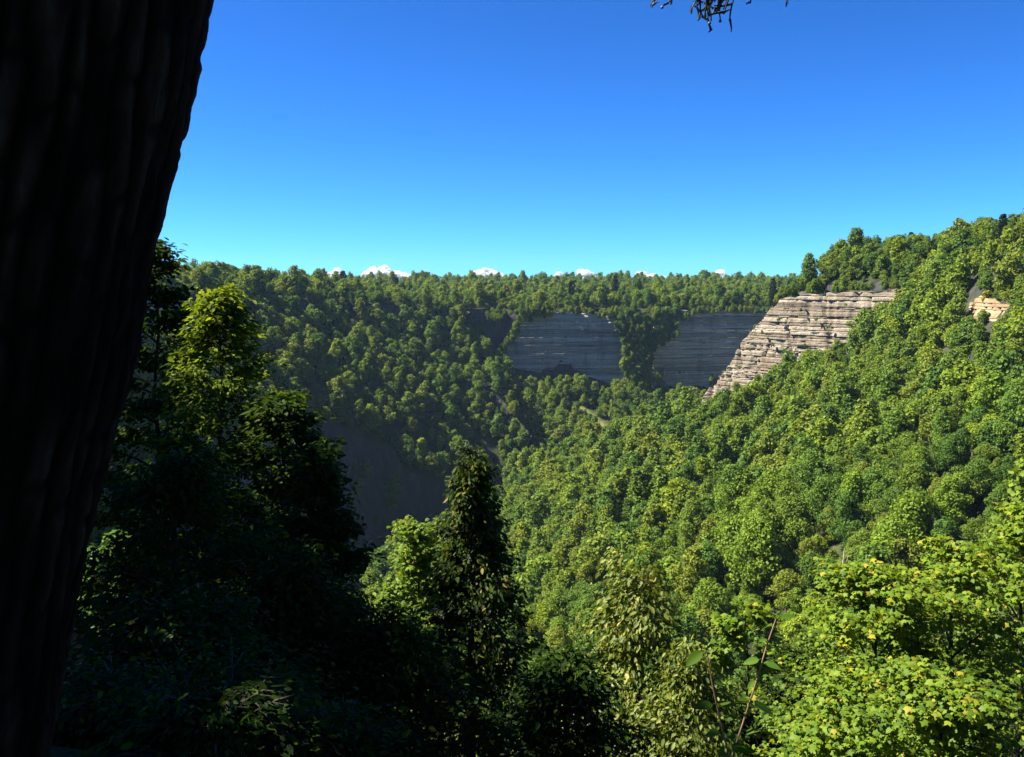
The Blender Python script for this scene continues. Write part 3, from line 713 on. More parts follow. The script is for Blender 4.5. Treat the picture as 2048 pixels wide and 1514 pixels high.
def nattr(nm, typ):
    n = ng.nodes.new('GeometryNodeInputNamedAttribute'); n.data_type = typ; n.inputs[0].default_value = nm; return n.outputs[0]
cx_ = ng.nodes.new('ShaderNodeCombineXYZ'); ng.links.new(nattr('rotz', 'FLOAT'), cx_.inputs[2])
ng.links.new(gi.outputs[0], ip.inputs['Points']); ng.links.new(ci.outputs[0], ip.inputs['Instance'])
ng.links.new(nattr('idx', 'INT'), ip.inputs['Instance Index']); ng.links.new(cx_.outputs[0], ip.inputs['Rotation']); ng.links.new(nattr('scl', 'FLOAT'), ip.inputs['Scale'])
ng.links.new(ip.outputs[0], go.inputs[0])
md = forest.modifiers.new('forest', 'NODES'); md.node_group = ng
print('TREES', indiv.sum(), is_pine.sum(), len(fp), rest.sum())

# ------------------------------------------------------------------ clouds low on the horizon
def cloud(u0, u1, v0, v1, seed, label, Y=18000):
    rng = np.random.default_rng(seed); a, b = ray(u0, v1, Y), ray(u1, v0, Y)
    W, H = b[0] - a[0], b[2] - a[2]
    acc = Acc(); n = 70
    th, ph = np.meshgrid(np.linspace(0, 2 * np.pi, 20, endpoint=False), np.linspace(0, np.pi, 12))
    S = np.stack([np.sin(ph) * np.cos(th), np.sin(ph) * np.sin(th), np.cos(ph)], -1).reshape(-1, 3)
    i, j = np.meshgrid(np.arange(11), np.arange(20), indexing='ij')
    q = np.stack([i * 20 + j, (i + 1) * 20 + j, (i + 1) * 20 + (j + 1) % 20, i * 20 + (j + 1) % 20], -1).reshape(-1, 4)
    for k in range(n):
        fx = rng.uniform(0, 1); env = math.sin(math.pi * (0.05 + 0.9 * fx)) ** 0.6 * (0.45 + 1.1 * noise2(np.array(fx * 4), np.array(0.0), seed))
        r = H * rng.uniform(0.07, 0.19) * (0.5 + env)
        c = np.array([a[0] + W * fx, Y + rng.uniform(-.5, .5) * W * .5, a[2] + r * .3 + rng.uniform(0, .75) * H * float(env)])
        rr = r * (1 + 0.9 * fbm(S[:, 0] * 2.2 + k, S[:, 1] * 2.2 + S[:, 2] * 3, seed + k, 3))
        acc.add(c + S * rr[:, None] * np.array([1.5, 1.4, .9]), q)
    me = acc.mesh('cloud', M['cloud'], True)
    o = link('cloud', me); tag(o, label, 'cloud', 'clouds low on the horizon')
for k, (a, b, c, d, l) in enumerate([
    (655, 690, 534, 548, 'small white cloud tip left of the longest cloud'), (720, 823, 531, 550, 'longest white cloud on the skyline, at the left'),
    (935, 1012, 539, 550, 'white cloud with thin right tail above the middle of the far rim'), (1108, 1128, 541, 552, 'tiny white cloud just left of the rounded middle cloud'),
    (1146, 1212, 537, 554, 'rounded white cloud above the left grey cliff end'), (1268, 1327, 538, 554, 'white cloud above the far rim over the treed rib'),
    (1430, 1455, 541, 554, 'small white cloud nearest the sunlit right hill')]):
    cloud(a, b, c + 4, d + 8, 60 + k, l)

# ------------------------------------------------------------------ foreground trees
def unit(v): return v / (np.linalg.norm(v) + 1e-9)
def grow(seed, H, base, rad, limbs, subs, clusters, per, size, tmpl, profile, droop=0.0, lean=(0, 0), r0=0.09, elev=(10, 60), spread=0.16, flat=0.45, updir=0.75, leafdroop=0.3, yellow_top=0.0, gaps=0.0, subc=.12):
    rng = np.random.default_rng(seed); wood = Acc(); lf = Acc()
    n = 9; tz = np.linspace(0, 1, n)
    path = np.stack([lean[0] * tz ** 1.5 + 0.06 * rng.normal(size=n) * H * .15 * tz, lean[1] * tz ** 1.5 + 0.06 * rng.normal(size=n) * H * .15 * tz, H * tz], 1)
    tp = path.copy(); tp[0, 2] = -0.8
    wood.tube(tp, r0 * (1 - 0.9 * tz) + 0.008, 8)
    LP, LA, LN, LS, LT = [], [], [], [], []
    for i in range(limbs):
        t = (i + 0.5) / limbs; h = base + (H - base) * t ** 0.92
        st = np.array([np.interp(h, path[:, 2], path[:, k]) for k in range(3)])
        az = i * 2.399 + rng.uniform(-.5, .5); L = rad * profile(t) * rng.uniform(.72, 1.15)
        el = R(elev[0] + (elev[1] - elev[0]) * t + rng.uniform(-10, 10))
        s5 = np.linspace(0, 1, 6); dr = np.array([math.cos(az) * math.cos(el), math.sin(az) * math.cos(el), math.sin(el)])
        side = np.array([-math.sin(az), math.cos(az), 0])
        lp = st + s5[:, None] * L * dr + np.outer(s5 ** 2, np.array([0, 0, -droop * L])) + np.outer(np.sin(s5 * 3 + i) * s5 * .12 * L, side)
        rb = max(0.006, r0 * .42 * (1 - t * .7)); wood.tube(lp, rb * (1 - .8 * s5) + .003, 5)
        for j in range(subs):
            f = rng.uniform(.22, 1.0) if j else 1.0
            p0 = np.array([np.interp(f, s5, lp[:, k]) for k in range(3)])
            sg = 1 if j % 2 else -1; a2 = az + sg * rng.uniform(.35, 1.15) if j else az
            l2 = L * .42 * (1 - .45 * f) * rng.uniform(.6, 1.2) + subc
            d2 = unit(np.array([math.cos(a2), math.sin(a2), rng.uniform(-.15, .45) - droop]))
            wood.tube([p0, p0 + d2 * l2 * .55 + [0, 0, .03], p0 + d2 * l2], [.006, .004, .002], 4)
            if j and rng.random() < gaps: continue
            for c in range(clusters):
                cf = (c + rng.uniform(.4, 1)) / clusters; cp = p0 + d2 * l2 * cf
                m = per
                off = rng.normal(size=(m, 3)) * spread; off[:, 2] *= flat
                out = cp * np.array([1, 1, 0]) - np.array([st[0], st[1], 0]) + rng.normal(size=(m, 3)) * .35 * np.linalg.norm(cp[:2] - st[:2]).clip(.3)
                out = out / (np.linalg.norm(out, axis=1, keepdims=True) + 1e-9)
                ax = out + rng.normal(size=(m, 3)) * .5; ax[:, 2] = ax[:, 2] * .5 - leafdroop
                nr = np.array([0, 0, updir]) + out * .35 + rng.normal(size=(m, 3)) * .42
                LP.append(cp + off); LA.append(ax); LN.append(nr); LS.append(size * np.clip(np.exp(rng.normal(size=m) * .3), .5, 1.5))
                LT.append(np.clip(.42 + .18 * rng.normal() + rng.normal(size=m) * .21 + yellow_top * max(0, t - .55), 0, 1))  # upper leaves get a lighter tint, painting sunlit crown tops into the colour
    place_leaves(lf, np.concatenate(LP), np.concatenate(LA), np.concatenate(LN), np.concatenate(LS), tmpl, np.concatenate(LT))
    return wood, lf
def put_tree(name, u, v, Y, label, cat, leafmat, group=None, barkm='bark', H=None, crown_name='crown', dx=0.0, **kw):
    top = ray(u, v, Y); gz = float(ground(top[0], top[1])); HH = top[2] - gz
    wood, lf = grow(H=HH, **kw)
    o = empty(name, (top[0], top[1], gz)); tag(o, label, cat, group)
    link('trunk', wood.mesh('trunk', M[barkm], True), o); link(crown_name, lf.mesh('crown', M[leafmat]), o)
    return o
def put_tree_xy(name, x, y, H, label, cat, leafmat, group=None, barkm='bark', **kw):
    gz = float(ground(x, y)); wood, lf = grow(H=H, **kw)
    o = empty(name, (x, y, gz)); tag(o, label, cat, group)
    link('trunk', wood.mesh('trunk', M[barkm], True), o); link('crown', lf.mesh('crown', M[leafmat]), o); return o
oval = lambda t: max(.12, math.sin(math.pi * (0.12 + 0.84 * t)) ** .8)
cone = lambda t: max(.08, (1 - t) ** .8)
bulb = lambda t: max(.12, (1 - t ** 2.2) * (0.75 + .25 * t))

G_DARK = None
# left, shaded wood with sunlit tops
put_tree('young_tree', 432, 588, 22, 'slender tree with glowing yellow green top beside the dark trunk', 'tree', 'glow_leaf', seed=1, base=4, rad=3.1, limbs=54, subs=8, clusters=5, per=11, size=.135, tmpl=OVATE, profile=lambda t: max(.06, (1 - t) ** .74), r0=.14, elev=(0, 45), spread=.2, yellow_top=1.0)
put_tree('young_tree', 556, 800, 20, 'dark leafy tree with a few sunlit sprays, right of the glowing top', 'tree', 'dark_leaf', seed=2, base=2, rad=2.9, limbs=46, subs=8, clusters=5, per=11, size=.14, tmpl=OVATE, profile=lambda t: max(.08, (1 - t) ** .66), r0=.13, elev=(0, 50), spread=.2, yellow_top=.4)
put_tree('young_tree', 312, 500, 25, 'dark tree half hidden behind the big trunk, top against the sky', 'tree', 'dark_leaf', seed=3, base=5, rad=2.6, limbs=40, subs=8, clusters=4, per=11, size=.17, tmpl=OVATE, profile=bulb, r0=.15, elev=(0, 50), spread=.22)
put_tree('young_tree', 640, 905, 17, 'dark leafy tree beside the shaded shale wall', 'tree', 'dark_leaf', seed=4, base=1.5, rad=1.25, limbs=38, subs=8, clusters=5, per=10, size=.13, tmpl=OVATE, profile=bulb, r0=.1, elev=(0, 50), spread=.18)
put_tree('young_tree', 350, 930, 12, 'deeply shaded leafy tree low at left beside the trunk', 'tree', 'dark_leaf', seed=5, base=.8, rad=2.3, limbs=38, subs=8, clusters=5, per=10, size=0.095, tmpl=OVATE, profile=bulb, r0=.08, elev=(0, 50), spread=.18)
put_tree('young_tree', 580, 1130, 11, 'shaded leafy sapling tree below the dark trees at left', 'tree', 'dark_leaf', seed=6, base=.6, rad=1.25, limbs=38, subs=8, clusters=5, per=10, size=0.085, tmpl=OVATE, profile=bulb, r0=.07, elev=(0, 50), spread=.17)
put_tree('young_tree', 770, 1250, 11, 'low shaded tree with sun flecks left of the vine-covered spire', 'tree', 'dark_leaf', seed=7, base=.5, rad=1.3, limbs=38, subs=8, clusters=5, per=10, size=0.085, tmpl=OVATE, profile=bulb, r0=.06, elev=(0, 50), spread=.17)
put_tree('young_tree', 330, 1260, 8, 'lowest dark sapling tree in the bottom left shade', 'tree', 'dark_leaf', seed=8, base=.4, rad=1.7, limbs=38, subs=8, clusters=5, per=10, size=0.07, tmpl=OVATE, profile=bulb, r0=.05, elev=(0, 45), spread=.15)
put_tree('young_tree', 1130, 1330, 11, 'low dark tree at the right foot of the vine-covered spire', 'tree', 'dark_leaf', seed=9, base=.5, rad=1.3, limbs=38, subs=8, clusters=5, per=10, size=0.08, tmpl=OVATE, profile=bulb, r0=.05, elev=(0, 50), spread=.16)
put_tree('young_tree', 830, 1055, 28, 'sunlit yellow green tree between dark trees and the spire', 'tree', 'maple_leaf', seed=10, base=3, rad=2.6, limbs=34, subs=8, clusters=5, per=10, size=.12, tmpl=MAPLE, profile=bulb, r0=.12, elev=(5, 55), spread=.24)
# vine-covered spire
o = put_tree('spruce_tree', 942, 930, 16, 'dark spire-shaped conifer overgrown with vines, sunlit at its tip', 'tree', 'vine_leaf', crown_name='vine_foliage', seed=11, base=.6, rad=2.4, limbs=100, subs=8, clusters=4, per=10, size=.10, tmpl=OVATE, gaps=.15, profile=lambda t: max(.03, (1 - t) ** .86), droop=.35, r0=.12, elev=(-5, 40), subc=.05, yellow_top=.5, spread=.11, flat=.9, updir=.35, leafdroop=.7)
top = ray(942, 922, 16); gz = float(ground(top[0], top[1]))
wd, lf = grow(seed=12, H=top[2] - gz + .25, base=(top[2] - gz) * .45, rad=1.1, limbs=44, subs=6, clusters=4, per=12, size=.07, tmpl=LANCE, profile=cone, droop=.2, r0=.03, elev=(-5, 30), spread=.05, flat=.6, updir=.6)
link('needle_crown', lf.mesh('needle_crown', M['conifer_leaf']), o)
# middle and right, in the sun
put_tree('drooping_tree', 1285, 1195, 15, 'small tree with drooping pale yellow green leaves, right of the dark spire', 'tree', 'ash_leaf', seed=20, base=1.2, gaps=.3, rad=1.75, limbs=44, subs=8, clusters=5, per=9, size=.10, tmpl=OVATE, profile=lambda t: max(.45, (1 - t) ** .3), droop=.1, r0=.07, elev=(15, 75), spread=.15, flat=.9, updir=.4, leafdroop=.8)
put_tree('drooping_tree', 1385, 1320, 13, 'lower drooping-leaved shrub tree behind the two bare sprouts', 'tree', 'ash_leaf', seed=21, base=.8, gaps=.3, rad=1.3, limbs=34, subs=8, clusters=5, per=9, size=.085, tmpl=OVATE, profile=bulb, droop=.1, r0=.05, elev=(15, 60), spread=.15, flat=.9, updir=.4, leafdroop=.8)
put_tree('maple_tree', 1490, 1235, 26, 'small bright maple behind the sprouts, set back from the large maples', 'tree', 'maple_leaf', seed=22, base=2, rad=2.1, limbs=22, subs=7, clusters=4, per=8, size=.17, tmpl=MAPLE, profile=oval, r0=.1, elev=(10, 60), spread=.2)
MK = dict(tmpl=MAPLE, profile=lambda t: max(.2, (1 - t) ** .42), subs=8, clusters=5, per=12, updir=.9, flat=.35, leafdroop=.35, elev=(5, 60), gaps=.25)
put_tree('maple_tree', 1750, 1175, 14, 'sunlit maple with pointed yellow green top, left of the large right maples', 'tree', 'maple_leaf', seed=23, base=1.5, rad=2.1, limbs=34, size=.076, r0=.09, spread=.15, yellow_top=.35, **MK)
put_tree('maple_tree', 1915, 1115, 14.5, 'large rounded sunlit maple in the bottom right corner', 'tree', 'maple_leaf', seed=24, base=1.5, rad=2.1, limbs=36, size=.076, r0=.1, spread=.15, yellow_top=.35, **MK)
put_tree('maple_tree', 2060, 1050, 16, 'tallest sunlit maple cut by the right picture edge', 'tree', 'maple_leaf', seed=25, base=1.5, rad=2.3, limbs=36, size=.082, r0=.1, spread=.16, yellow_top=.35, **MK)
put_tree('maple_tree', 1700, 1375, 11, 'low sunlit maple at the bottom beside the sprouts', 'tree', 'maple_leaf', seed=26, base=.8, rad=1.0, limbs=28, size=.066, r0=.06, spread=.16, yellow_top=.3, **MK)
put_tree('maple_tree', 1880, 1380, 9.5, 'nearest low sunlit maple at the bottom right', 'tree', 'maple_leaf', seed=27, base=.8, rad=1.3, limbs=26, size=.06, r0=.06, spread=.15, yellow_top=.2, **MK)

for k, (u_, v_, Y_, l_) in enumerate([(1600, 1330, 19, 'shaded green tree filling the gap behind the low maple'), (1800, 1290, 20, 'shaded green tree behind the pointed maple'), (2000, 1230, 21, 'shaded green tree behind the right edge maples'), (1440, 1400, 19, 'shaded green tree behind the two bare stems'), (1240, 1440, 17, 'shaded low tree under the drooping tree')]):
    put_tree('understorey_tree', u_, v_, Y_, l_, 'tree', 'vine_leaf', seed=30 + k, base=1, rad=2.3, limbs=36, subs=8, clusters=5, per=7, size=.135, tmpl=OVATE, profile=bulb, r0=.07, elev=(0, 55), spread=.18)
for k, (x_, y_, h_) in enumerate([(-1.25, 3.5, .32), (-1.75, 3.8, .38), (-1.0, 3.9, .34), (-2.2, 4.2, .4)]):
    put_tree_xy('rim_shrub', x_, y_, h_, 'low shaded leafy shrub on the rim at the bottom left edge', 'shrub', 'dark_leaf', 'shrubs on the rim at bottom left', seed=44 + k, base=.03, rad=.55, limbs=22, subs=7, clusters=4, per=8, size=.038, tmpl=OVATE, profile=bulb, r0=.012, elev=(0, 55), spread=.06)
# off to the left and overhead on the rim: the trees whose shade falls on the left foreground
SH = dict(tmpl=OVATE, profile=oval, subs=7, clusters=4, per=7, size=.39, spread=.42, elev=(0, 60), base=4)
for k, (x, y, H, rd) in enumerate([(-12.5, 11, 6.5, 3.6), (-15, 17.5, 8.8, 3.6), (-17.5, 23.5, 7, 3.6), (-9, 4.5, 6.0, 3.2), (-24, 20, 14, 5), (-20, 12, 13, 5), (-9.2, 8.6, 6.5, 2.8)]):
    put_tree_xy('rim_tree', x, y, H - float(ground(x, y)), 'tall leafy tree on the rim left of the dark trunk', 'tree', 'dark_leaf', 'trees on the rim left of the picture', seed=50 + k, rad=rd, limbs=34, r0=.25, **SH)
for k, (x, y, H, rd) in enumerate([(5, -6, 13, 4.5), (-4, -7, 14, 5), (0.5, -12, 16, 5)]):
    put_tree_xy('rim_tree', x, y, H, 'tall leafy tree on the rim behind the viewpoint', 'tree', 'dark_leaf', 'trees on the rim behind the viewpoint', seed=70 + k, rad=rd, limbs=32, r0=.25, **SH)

# ------------------------------------------------------------------ big dark trunk at the left
def big_trunk():
    Y = 1.5
    # right edge in the picture, top to bottom; the axis is set so that the bark is tangent to it
    E = [(424, 0), (405, 110), (380, 254), (350, 393), (337, 462), (319, 555), (303, 647), (288, 730), (245, 900), (222, 1000), (186, 1220), (150, 1440), (138, 1514)]
    ez, ec = [], []
    for (u_, v_) in E:
        d_ = ray(u_, v_, 1.0); e_ = d_[0]; nrm = math.hypot(1, e_); r_ = .36 + .012
        yt = Y + r_ * abs(e_) / nrm; ez.append(d_[2] * yt); ec.append(e_ * Y - r_ * nrm)
    ez, ec = np.array(ez[::-1]), np.array(ec[::-1])
    zz = np.r_[np.linspace(-2.6, -.95, 24), np.linspace(-.93, .66, 220), np.linspace(.7, 2.5, 40), np.linspace(2.7, 9, 20)]
    cx_ = np.interp(zz, np.r_[-2.6, ez, 2.5, 9], np.r_[ec[0] - .22, ec, ec[-1] + .30, ec[-1] + .55])
    cx_ = np.convolve(np.r_[np.full(4, cx_[0]), cx_, np.full(4, cx_[-1])], np.ones(9) / 9, 'valid')
    rr = np.interp(zz, [-2.6, -1.3, 0.7, 3, 9], [.50, .36, .36, .31, .15])
    th = np.r_[np.linspace(-.95 * np.pi,   .3 * np.pi, 380, endpoint=False), np.linspace(.3 * np.pi, 1.05 * np.pi, 50, endpoint=False)]; n = len(th)
    TH, ZZ = np.meshgrid(th, zz)
    tw = TH + 0.22 * ZZ
    per = 44
    a = tw / (2 * np.pi) * per + 3.2 * fbm(ZZ * 1.7, np.cos(TH) * 2.5 + np.sin(TH) * 1.5, 5, 4)
    ridge = 1 - np.abs((a % 1.0) * 2 - 1)                    # furrowed plates
    plate = noise2(np.floor(a), ZZ * 7 + 7.3 * np.floor(a), 9)
    crack = sstep(0, .12, np.abs(((ZZ * 6 + 5.1 * hash2(np.floor(a), np.floor(a) * 0, 3) + .5 * fbm(ZZ * 9, a, 2, 2)) % 1.0) - .5))
    D = 0.014 * ridge ** .5 * (.35 + .9 * plate) * (.55 + .45 * crack) - .012 + .014 * fbm(np.cos(TH) * 4 + ZZ * 1.3, np.sin(TH) * 4 + ZZ * 3, 11, 4) + 0.014 * fbm(TH * 24, ZZ * 26 + TH * 9, 13, 4)
    Rr = rr[:, None] + D
    V = np.stack([cx_[:, None] + Rr * np.cos(TH), Y + .08 * np.sin(ZZ) + Rr * np.sin(TH), ZZ], -1)
    m_ = len(zz); i, j = np.meshgrid(np.arange(m_ - 1), np.arange(n), indexing='ij')
    q = np.stack([i * n + j, i * n + (j + 1) % n, (i + 1) * n + (j + 1) % n, (i + 1) * n + j], -1).reshape(-1, 4)
    gz = float(ground(cx_[0], Y)); org = np.array([cx_[12], Y, gz])
    o = empty('old_tree', org); tag(o, 'massive dark tree trunk with furrowed bark filling the left edge', 'tree')
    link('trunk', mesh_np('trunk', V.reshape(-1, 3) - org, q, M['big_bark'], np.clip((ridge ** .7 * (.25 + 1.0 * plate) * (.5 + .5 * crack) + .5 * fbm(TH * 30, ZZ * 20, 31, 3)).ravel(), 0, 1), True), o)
    top_c = np.array([cx_[-1], Y, 9.0])
    wd, lf = grow(seed=90, H=8, base=1.6, rad=3.3, limbs=30, subs=7, clusters=4, per=9, size=.3, tmpl=OVATE, profile=oval, r0=.15, elev=(0, 60), spread=.4)
    off = top_c - org - np.array([0, 1.2, 2.6])
    for a_, nm, mt in ((wd, 'limbs', 'bark'), (lf, 'crown', 'dark_leaf')):
        a_.V = [v_ + off for v_ in a_.V]; link('branchwork' if nm == 'limbs' else nm, a_.mesh(nm, M[mt]), o)
big_trunk()

# ------------------------------------------------------------------ cedar overhead, its hanging sprig dips into the picture
def cedar():
    rng = np.random.default_rng(17)
    bx, by = 1.35, -0.9; gz = float(ground(bx, by)); org = np.array([bx, by, gz])
    o = empty('cedar_tree', org); tag(o, 'cedar whose sprig with blue berries hangs in from the top edge', 'tree')
    wood = Acc(); fo = Acc()
    wood.tube(np.array([(bx, by, gz - .5), (bx, by, .2), (bx + .05, by, 2.2), (bx, by - .1, 5.0)]) - org, [.13, .11, .08, .015], 9)
    tipc = ray(1445, -30, 2.4)
    limb = np.array([(bx, by, 1.9), (bx - .2, .4, 1.75), (tipc[0] + .15, 1.6, 1.3), (tipc[0], 2.4, tipc[2] + .08)])
    wood.tube(limb - org, [.04, .03, .016, .006], 6)
    tips = []
    def spray(p, d, L, depth):
        d = unit(d); n = max(3, int(L / .018)); q = p.copy(); path = [q.copy()]
        for k in range(n):
            d = unit(d + rng.normal(size=3) * .13 + np.array([0, 0, -.10])); q = q + d * L / n; path.append(q.copy())
            if depth and rng.random() < .62: spray(q, d + rng.normal(size=3) * .75, L * rng.uniform(.25, .5), depth - 1)
        tips.append(path[-1])
        fo.tube(np.array(path) - org, np.linspace(.0034, .0018, len(path)) * rng.uniform(.8, 1.2, len(path)), 5, rng.uniform(0, 1))
    for (u_, v_, L) in [(1325, -40, .10), (1352, -30, .07), (1375, -34, .06), (1398, -40, .15), (1408, -35, .13), (1425, -40, .15), (1432, -42, .17), (1448, -40, .16), (1462, -40, .13), (1470, -40, .15), (1390, -40, .11), (1415, -30, .08), (1440, -32, .09), (1456, -30, .09), (1505, -28, .06), (1536, -30, .05), (1566, -32, .08)]:
        p = ray(u_, v_, 2.4 + rng.uniform(-.05, .05))
        wood.tube(np.array([limb[3] + [0, -.02, .02], (limb[3] + p) / 2 + [0, 0, .03], p]) - org, [.005, .004, .003], 4)
        spray(p, np.array([rng.uniform(-.25, .25), rng.uniform(-.2, .2), -1.0]), L * .66, 2)
    # foliage of the rest of the tree, above and behind the viewpoint
    for k in range(46):
        a = k * 2.4; h = 1.6 + 3.2 * k / 46; L = .9 * (1 - k / 60)
        if math.sin(a) > 0.2: L *= .45
        p = np.array([bx, by, h]); d = np.array([math.cos(a), math.sin(a), .1])
        wood.tube(np.array([p, p + d * L]) - org, [.012, .003], 4)
        for s_ in np.linspace(.3, 1, 5): spray(p + d * L * s_, d + np.array([0, 0, -.3]), .22, 1)
    link('trunk', wood.mesh('trunk', M['bark'], True), o); link('foliage', fo.mesh('foliage', M['cedar'], True), o)
    th, ph = np.meshgrid(np.linspace(0, 2 * np.pi, 10, endpoint=False), np.linspace(0, np.pi, 7))
    S = np.stack([np.sin(ph) * np.cos(th), np.sin(ph) * np.sin(th), np.cos(ph)], -1).reshape(-1, 3)
    i, j = np.meshgrid(np.arange(6), np.arange(10), indexing='ij')
    q = np.stack([i * 10 + j, (i + 1) * 10 + j, (i + 1) * 10 + (j + 1) % 10, i * 10 + (j + 1) % 10], -1).reshape(-1, 4)
    bme = mesh_np('berry', S * .0042, q, M['berry'], None, True)
    cand = [q_ for q_ in tips if q_[1] > 2 and 2 < project(q_)[1] < 50]
    for q_ in cand[::max(1, len(cand) // 6)][:6]: link('berry', bme, o, q_ + np.array([0, 0, -.003]) - org)
cedar()

# ------------------------------------------------------------------ sprouts with single big leaves, near the lens
def sprout():
    rng = np.random.default_rng(8); Y = 3.2
    base = ray(1468, 1640, Y); gz = float(ground(base[0], base[1])); org = np.array([base[0], base[1], gz])
    o = empty('sprout', org); tag(o, 'two thin reddish stems with large green leaves near the lens', 'plant')
    lv = []
    for pix, leaves in (([(1412, 1295), (1425, 1370), (1440, 1440), (1455, 1500), (1468, 1640)], [(1378, 1328, 1412), (1443, 1362, 1424), (1398, 1410, 1433), (1462, 1405, 1433), (1462, 1432, 1440), (1415, 1465, 1446), (1470, 1470, 1447), (1445, 1508, 1452), (1500, 1500, 1452)]),
                        ([(1552, 1238), (1534, 1290), (1512, 1365), (1488, 1440), (1468, 1500), (1468, 1640)], [(1585, 1226, 1552), (1530, 1252, 1548), (1565, 1272, 1542), (1525, 1278, 1538), (1493, 1322, 1526), (1555, 1333, 1524), (1502, 1372, 1514), (1540, 1422, 1500), (1478, 1402, 1502), (1475, 1475, 1482), (1510, 1455, 1485)])):
        P = np.array([ray(a, b, Y) for a, b in pix]); P[-1] = [org[0], org[1], gz - .1]
        acc = Acc(); acc.tube(P - org, np.linspace(.002, .0045, len(P)), 7); link('stem', acc.mesh('stem', M['stem'], True), o)
        for (lu, lvv, su) in leaves:
            tip = ray(lu + (8 if lu > su else -8), lvv + 4, Y + rng.uniform(-.05, .05)); k = np.argmin([abs(ray(su, 0, Y)[0] - p[0]) for p in P])
            vs = np.interp(su, sorted([a for a, b in pix]), [b for a, b in sorted(pix)])
            st = ray(su, vs, Y)
            mesh_leaf(o, st, tip, org, rng)
def mesh_leaf(o, st, tip, org, rng):
    L = np.linalg.norm(tip - st); d = unit(tip - st); pet = st + d * L * .18
    n = unit(np.array([rng.uniform(-.3, .3), rng.uniform(-.75, -.25), 1.0])); side = unit(np.cross(n, d)); n = np.cross(d, side)
    V, T = [], []; s = np.linspace(0, 1, 8); wd = .20 * np.sin(np.pi * s ** .75) ** .8
    for q, wq in zip(s, wd):
        c = pet + d * (L * .82) * q + n * (-.10 * L * q * q)
        for e_, up in ((-1, .22), (-.5, .08), (0, 0), (.5, .08), (1, .22)): V.append(c + side * e_ * wq * L + n * up * wq * L)
    i, j = np.meshgrid(np.arange(7), np.arange(4), indexing='ij')
    Qf = np.stack([i * 5 + j, i * 5 + j + 1, (i + 1) * 5 + j + 1, (i + 1) * 5 + j], -1).reshape(-1, 4)
    acc = Acc(); acc.add(np.array(V) - org, Qf, None, rng.uniform(0, 1)); acc.tube(np.array([st, pet]) - org, [.0014, .001], 5)
    link('leaf', acc.mesh('leaf', M['sprout_leaf'], True), o)
sprout()

# ------------------------------------------------------------------ sumac with feather leaves in the bottom left shade
def sumac():
    rng = np.random.default_rng(4); Y = 4.2
    c = ray(262, 1560, Y); gz = float(ground(c[0], c[1])); org = np.array([c[0], c[1], gz])
    o = empty('sumac_shrub', org); tag(o, 'shaded shrub with feather-shaped leaves in the bottom left corner', 'shrub')
    acc = Acc(); acc.tube(np.array([(c[0], c[1], gz - .2), c, ray(250, 1440, Y)]) - org, [.015, .01, .006], 6); link('stem', acc.mesh('stem', M['bark'], True), o)
    hub = ray(252, 1450, Y)
    for (tu, tv) in [(180, 1475), (205, 1425), (235, 1380), (300, 1375), (335, 1420), (345, 1480), (215, 1500), (290, 1505), (265, 1400), (380, 1450)]:
        tip = ray(tu, tv, Y + rng.uniform(-.25, .25)); d = tip - hub; L = np.linalg.norm(d); d = unit(d)
        lf = Acc(); s = np.linspace(0, 1, 7); path = hub + s[:, None] * d * L + np.outer(np.sin(s * 3.14), [0, 0, .05]); lf.tube(path - org, np.linspace(.003, .001, 7), 4)
        n = unit(np.array([0, -.5, 1.0])); sd_ = unit(np.cross(n, d)); P, A = [], []
        for f in np.linspace(.2, 1, 8):
            p = np.array([np.interp(f, s, path[:, k]) for k in range(3)])
            for g in (-1, 1): P.append(p); A.append(d * .55 + sd_ * g + np.array([0, 0, -.25]))
        P.append(path[-1]); A.append(d); P, A = np.array(P) - org, np.array(A)
        place_leaves(lf, P, A, np.tile(n, (len(P), 1)) + rng.normal(size=(len(P), 3)) * .15, np.full(len(P), .085), LANCE, rng.uniform(.2, .9, len(P)))
        link('feather_leaf', lf.mesh('feather_leaf', M['dark_leaf']), o)
sumac()

# ------------------------------------------------------------------ singled-out things on the far slopes
def ground_hit(u_, v_, y0=100, y1=700):
    for Y in np.arange(y0, y1, 1.0):
        p = ray(u_, v_, Y)
        if ground(p[0], p[1]) >= p[2]: return p
    return ray(u_, v_, 300)
p = ground_hit(1972, 612)
add_tree('yellow_tree', YEL[0], YEL[1], p - [0, 0, .3], .55, 1.0, 'small bright yellow tree beside the tan soil bank on the right hill', 'tree', None)
# tan soil bank
q0, q1 = ground_hit(2035, 606), ground_hit(1925, 612)
dd = unit(q0 - q1); ncl = np.array([-dd[1], dd[0], 0])
if ncl[0] > 0: ncl = -ncl
a_, b_ = (q1 + ncl * 3)[:2], (q0 + ncl * 3)[:2]
cliff('soil_bank', [a_, (a_ + b_) / 2 + ncl[:2] * 1.5, b_], lambda s, L: np.full(len(s), max(q0[2], q1[2]) + 1.8) - 5 * np.abs(s / L - .4), lambda s, L: np.full(len(s), min(q0[2], q1[2]) - 4), M['soil'], 'bare tan soil bank high on the right hillside', 71, .45, bed=(.8, 3.0), rough=.9, ledge=.25)
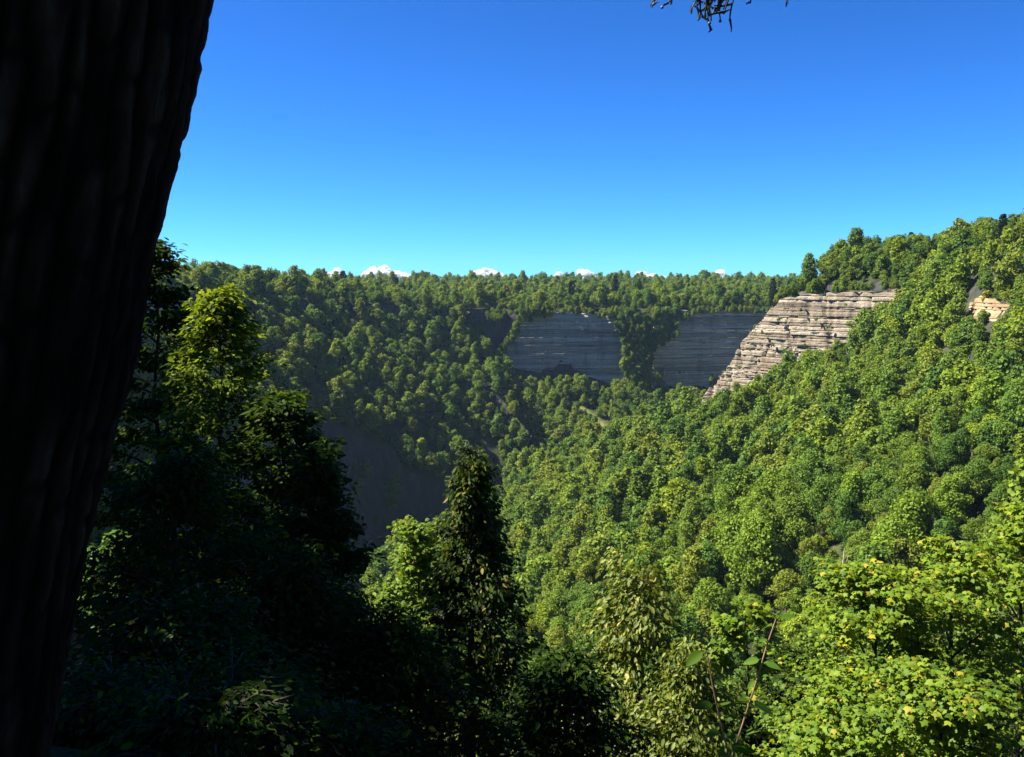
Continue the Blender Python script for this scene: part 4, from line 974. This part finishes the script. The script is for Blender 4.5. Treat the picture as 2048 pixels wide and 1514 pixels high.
# pale dead trunk
p = ground_hit(1683, 1215); acc = Acc()
acc.tube([(0, 0, -1), (.1, 0, 4), (-.1, .1, 8), (.1, 0, 12.5)], [.26, .22, .17, .06], 7); acc.tube([(0, 0, 8.5), (.7, .1, 9.6), (1.0, .2, 11)], [.09, .06, .02], 5); acc.tube([(0, 0, 7), (-.8, .1, 8.2)], [.08, .02], 5)
tag(link('dead_trunk', acc.mesh('dead_trunk', M['pale_bark'], True), None, p), 'thin pale dead trunk standing among the right hillside trees', 'tree')
# shrubs clinging to the sunlit cliff
for k, (u_, v_, s_) in enumerate([(1545, 690, .55), (1600, 620, .45), (1632, 640, .5), (1556, 640, .5), (1500, 700, .4), (1548, 740, .6), (1690, 610, .4), (1578, 665, .35), (1480, 735, .4), (1655, 655, .5), (1610, 690, .45), (1525, 665, .5), (1715, 630, .4), (1590, 600, .4), (1465, 760, .4), (1570, 705, .5)]):
    for t_ in np.arange(0, 95, .5):
        c_ = CL0 + CLD * t_ + CLN * 4.0; pu, pv = project(np.array([c_[0], c_[1], -20.0]))
        if pu > u_: break
    zc = ray(u_, v_, c_[1])[2]
    o = empty('cliff_shrub', (c_[0], c_[1], zc - .6)); o.scale = (s_, s_, s_); o.rotation_euler = (0, 0, k)
    tag(o, 'small green shrub clinging to a ledge of the sunlit cliff', 'shrub', 'shrubs on the sunlit cliff'); link('foliage', SHRUB[k % 3], o)

# ------------------------------------------------------------------ air
def haze():
    x0, x1, y0, y1, zA, zB = -2500, 2500, -500, 2700, -134, 60
    V = np.array([(x, y, z) for z in (zA, zB) for y in (y0, y1) for x in (x0, x1)], float)
    F = np.array([(0, 2, 3, 1), (4, 5, 7, 6), (0, 1, 5, 4), (2, 6, 7, 3), (0, 4, 6, 2), (1, 3, 7, 5)])
    m, t, out = new_mat('haze air')
    pv = t.nodes.new('ShaderNodeVolumePrincipled'); pv.inputs['Color'].default_value = (0.5, 0.72, 1.0, 1); pv.inputs['Density'].default_value = 0.000045; pv.inputs['Anisotropy'].default_value = 0.2
    t.links.new(pv.outputs[0], out.inputs['Volume'])
    tag(link('haze', mesh_np('haze', V, F, m)), 'thin blue haze filling the gorge', None, None, 'stuff')
haze()
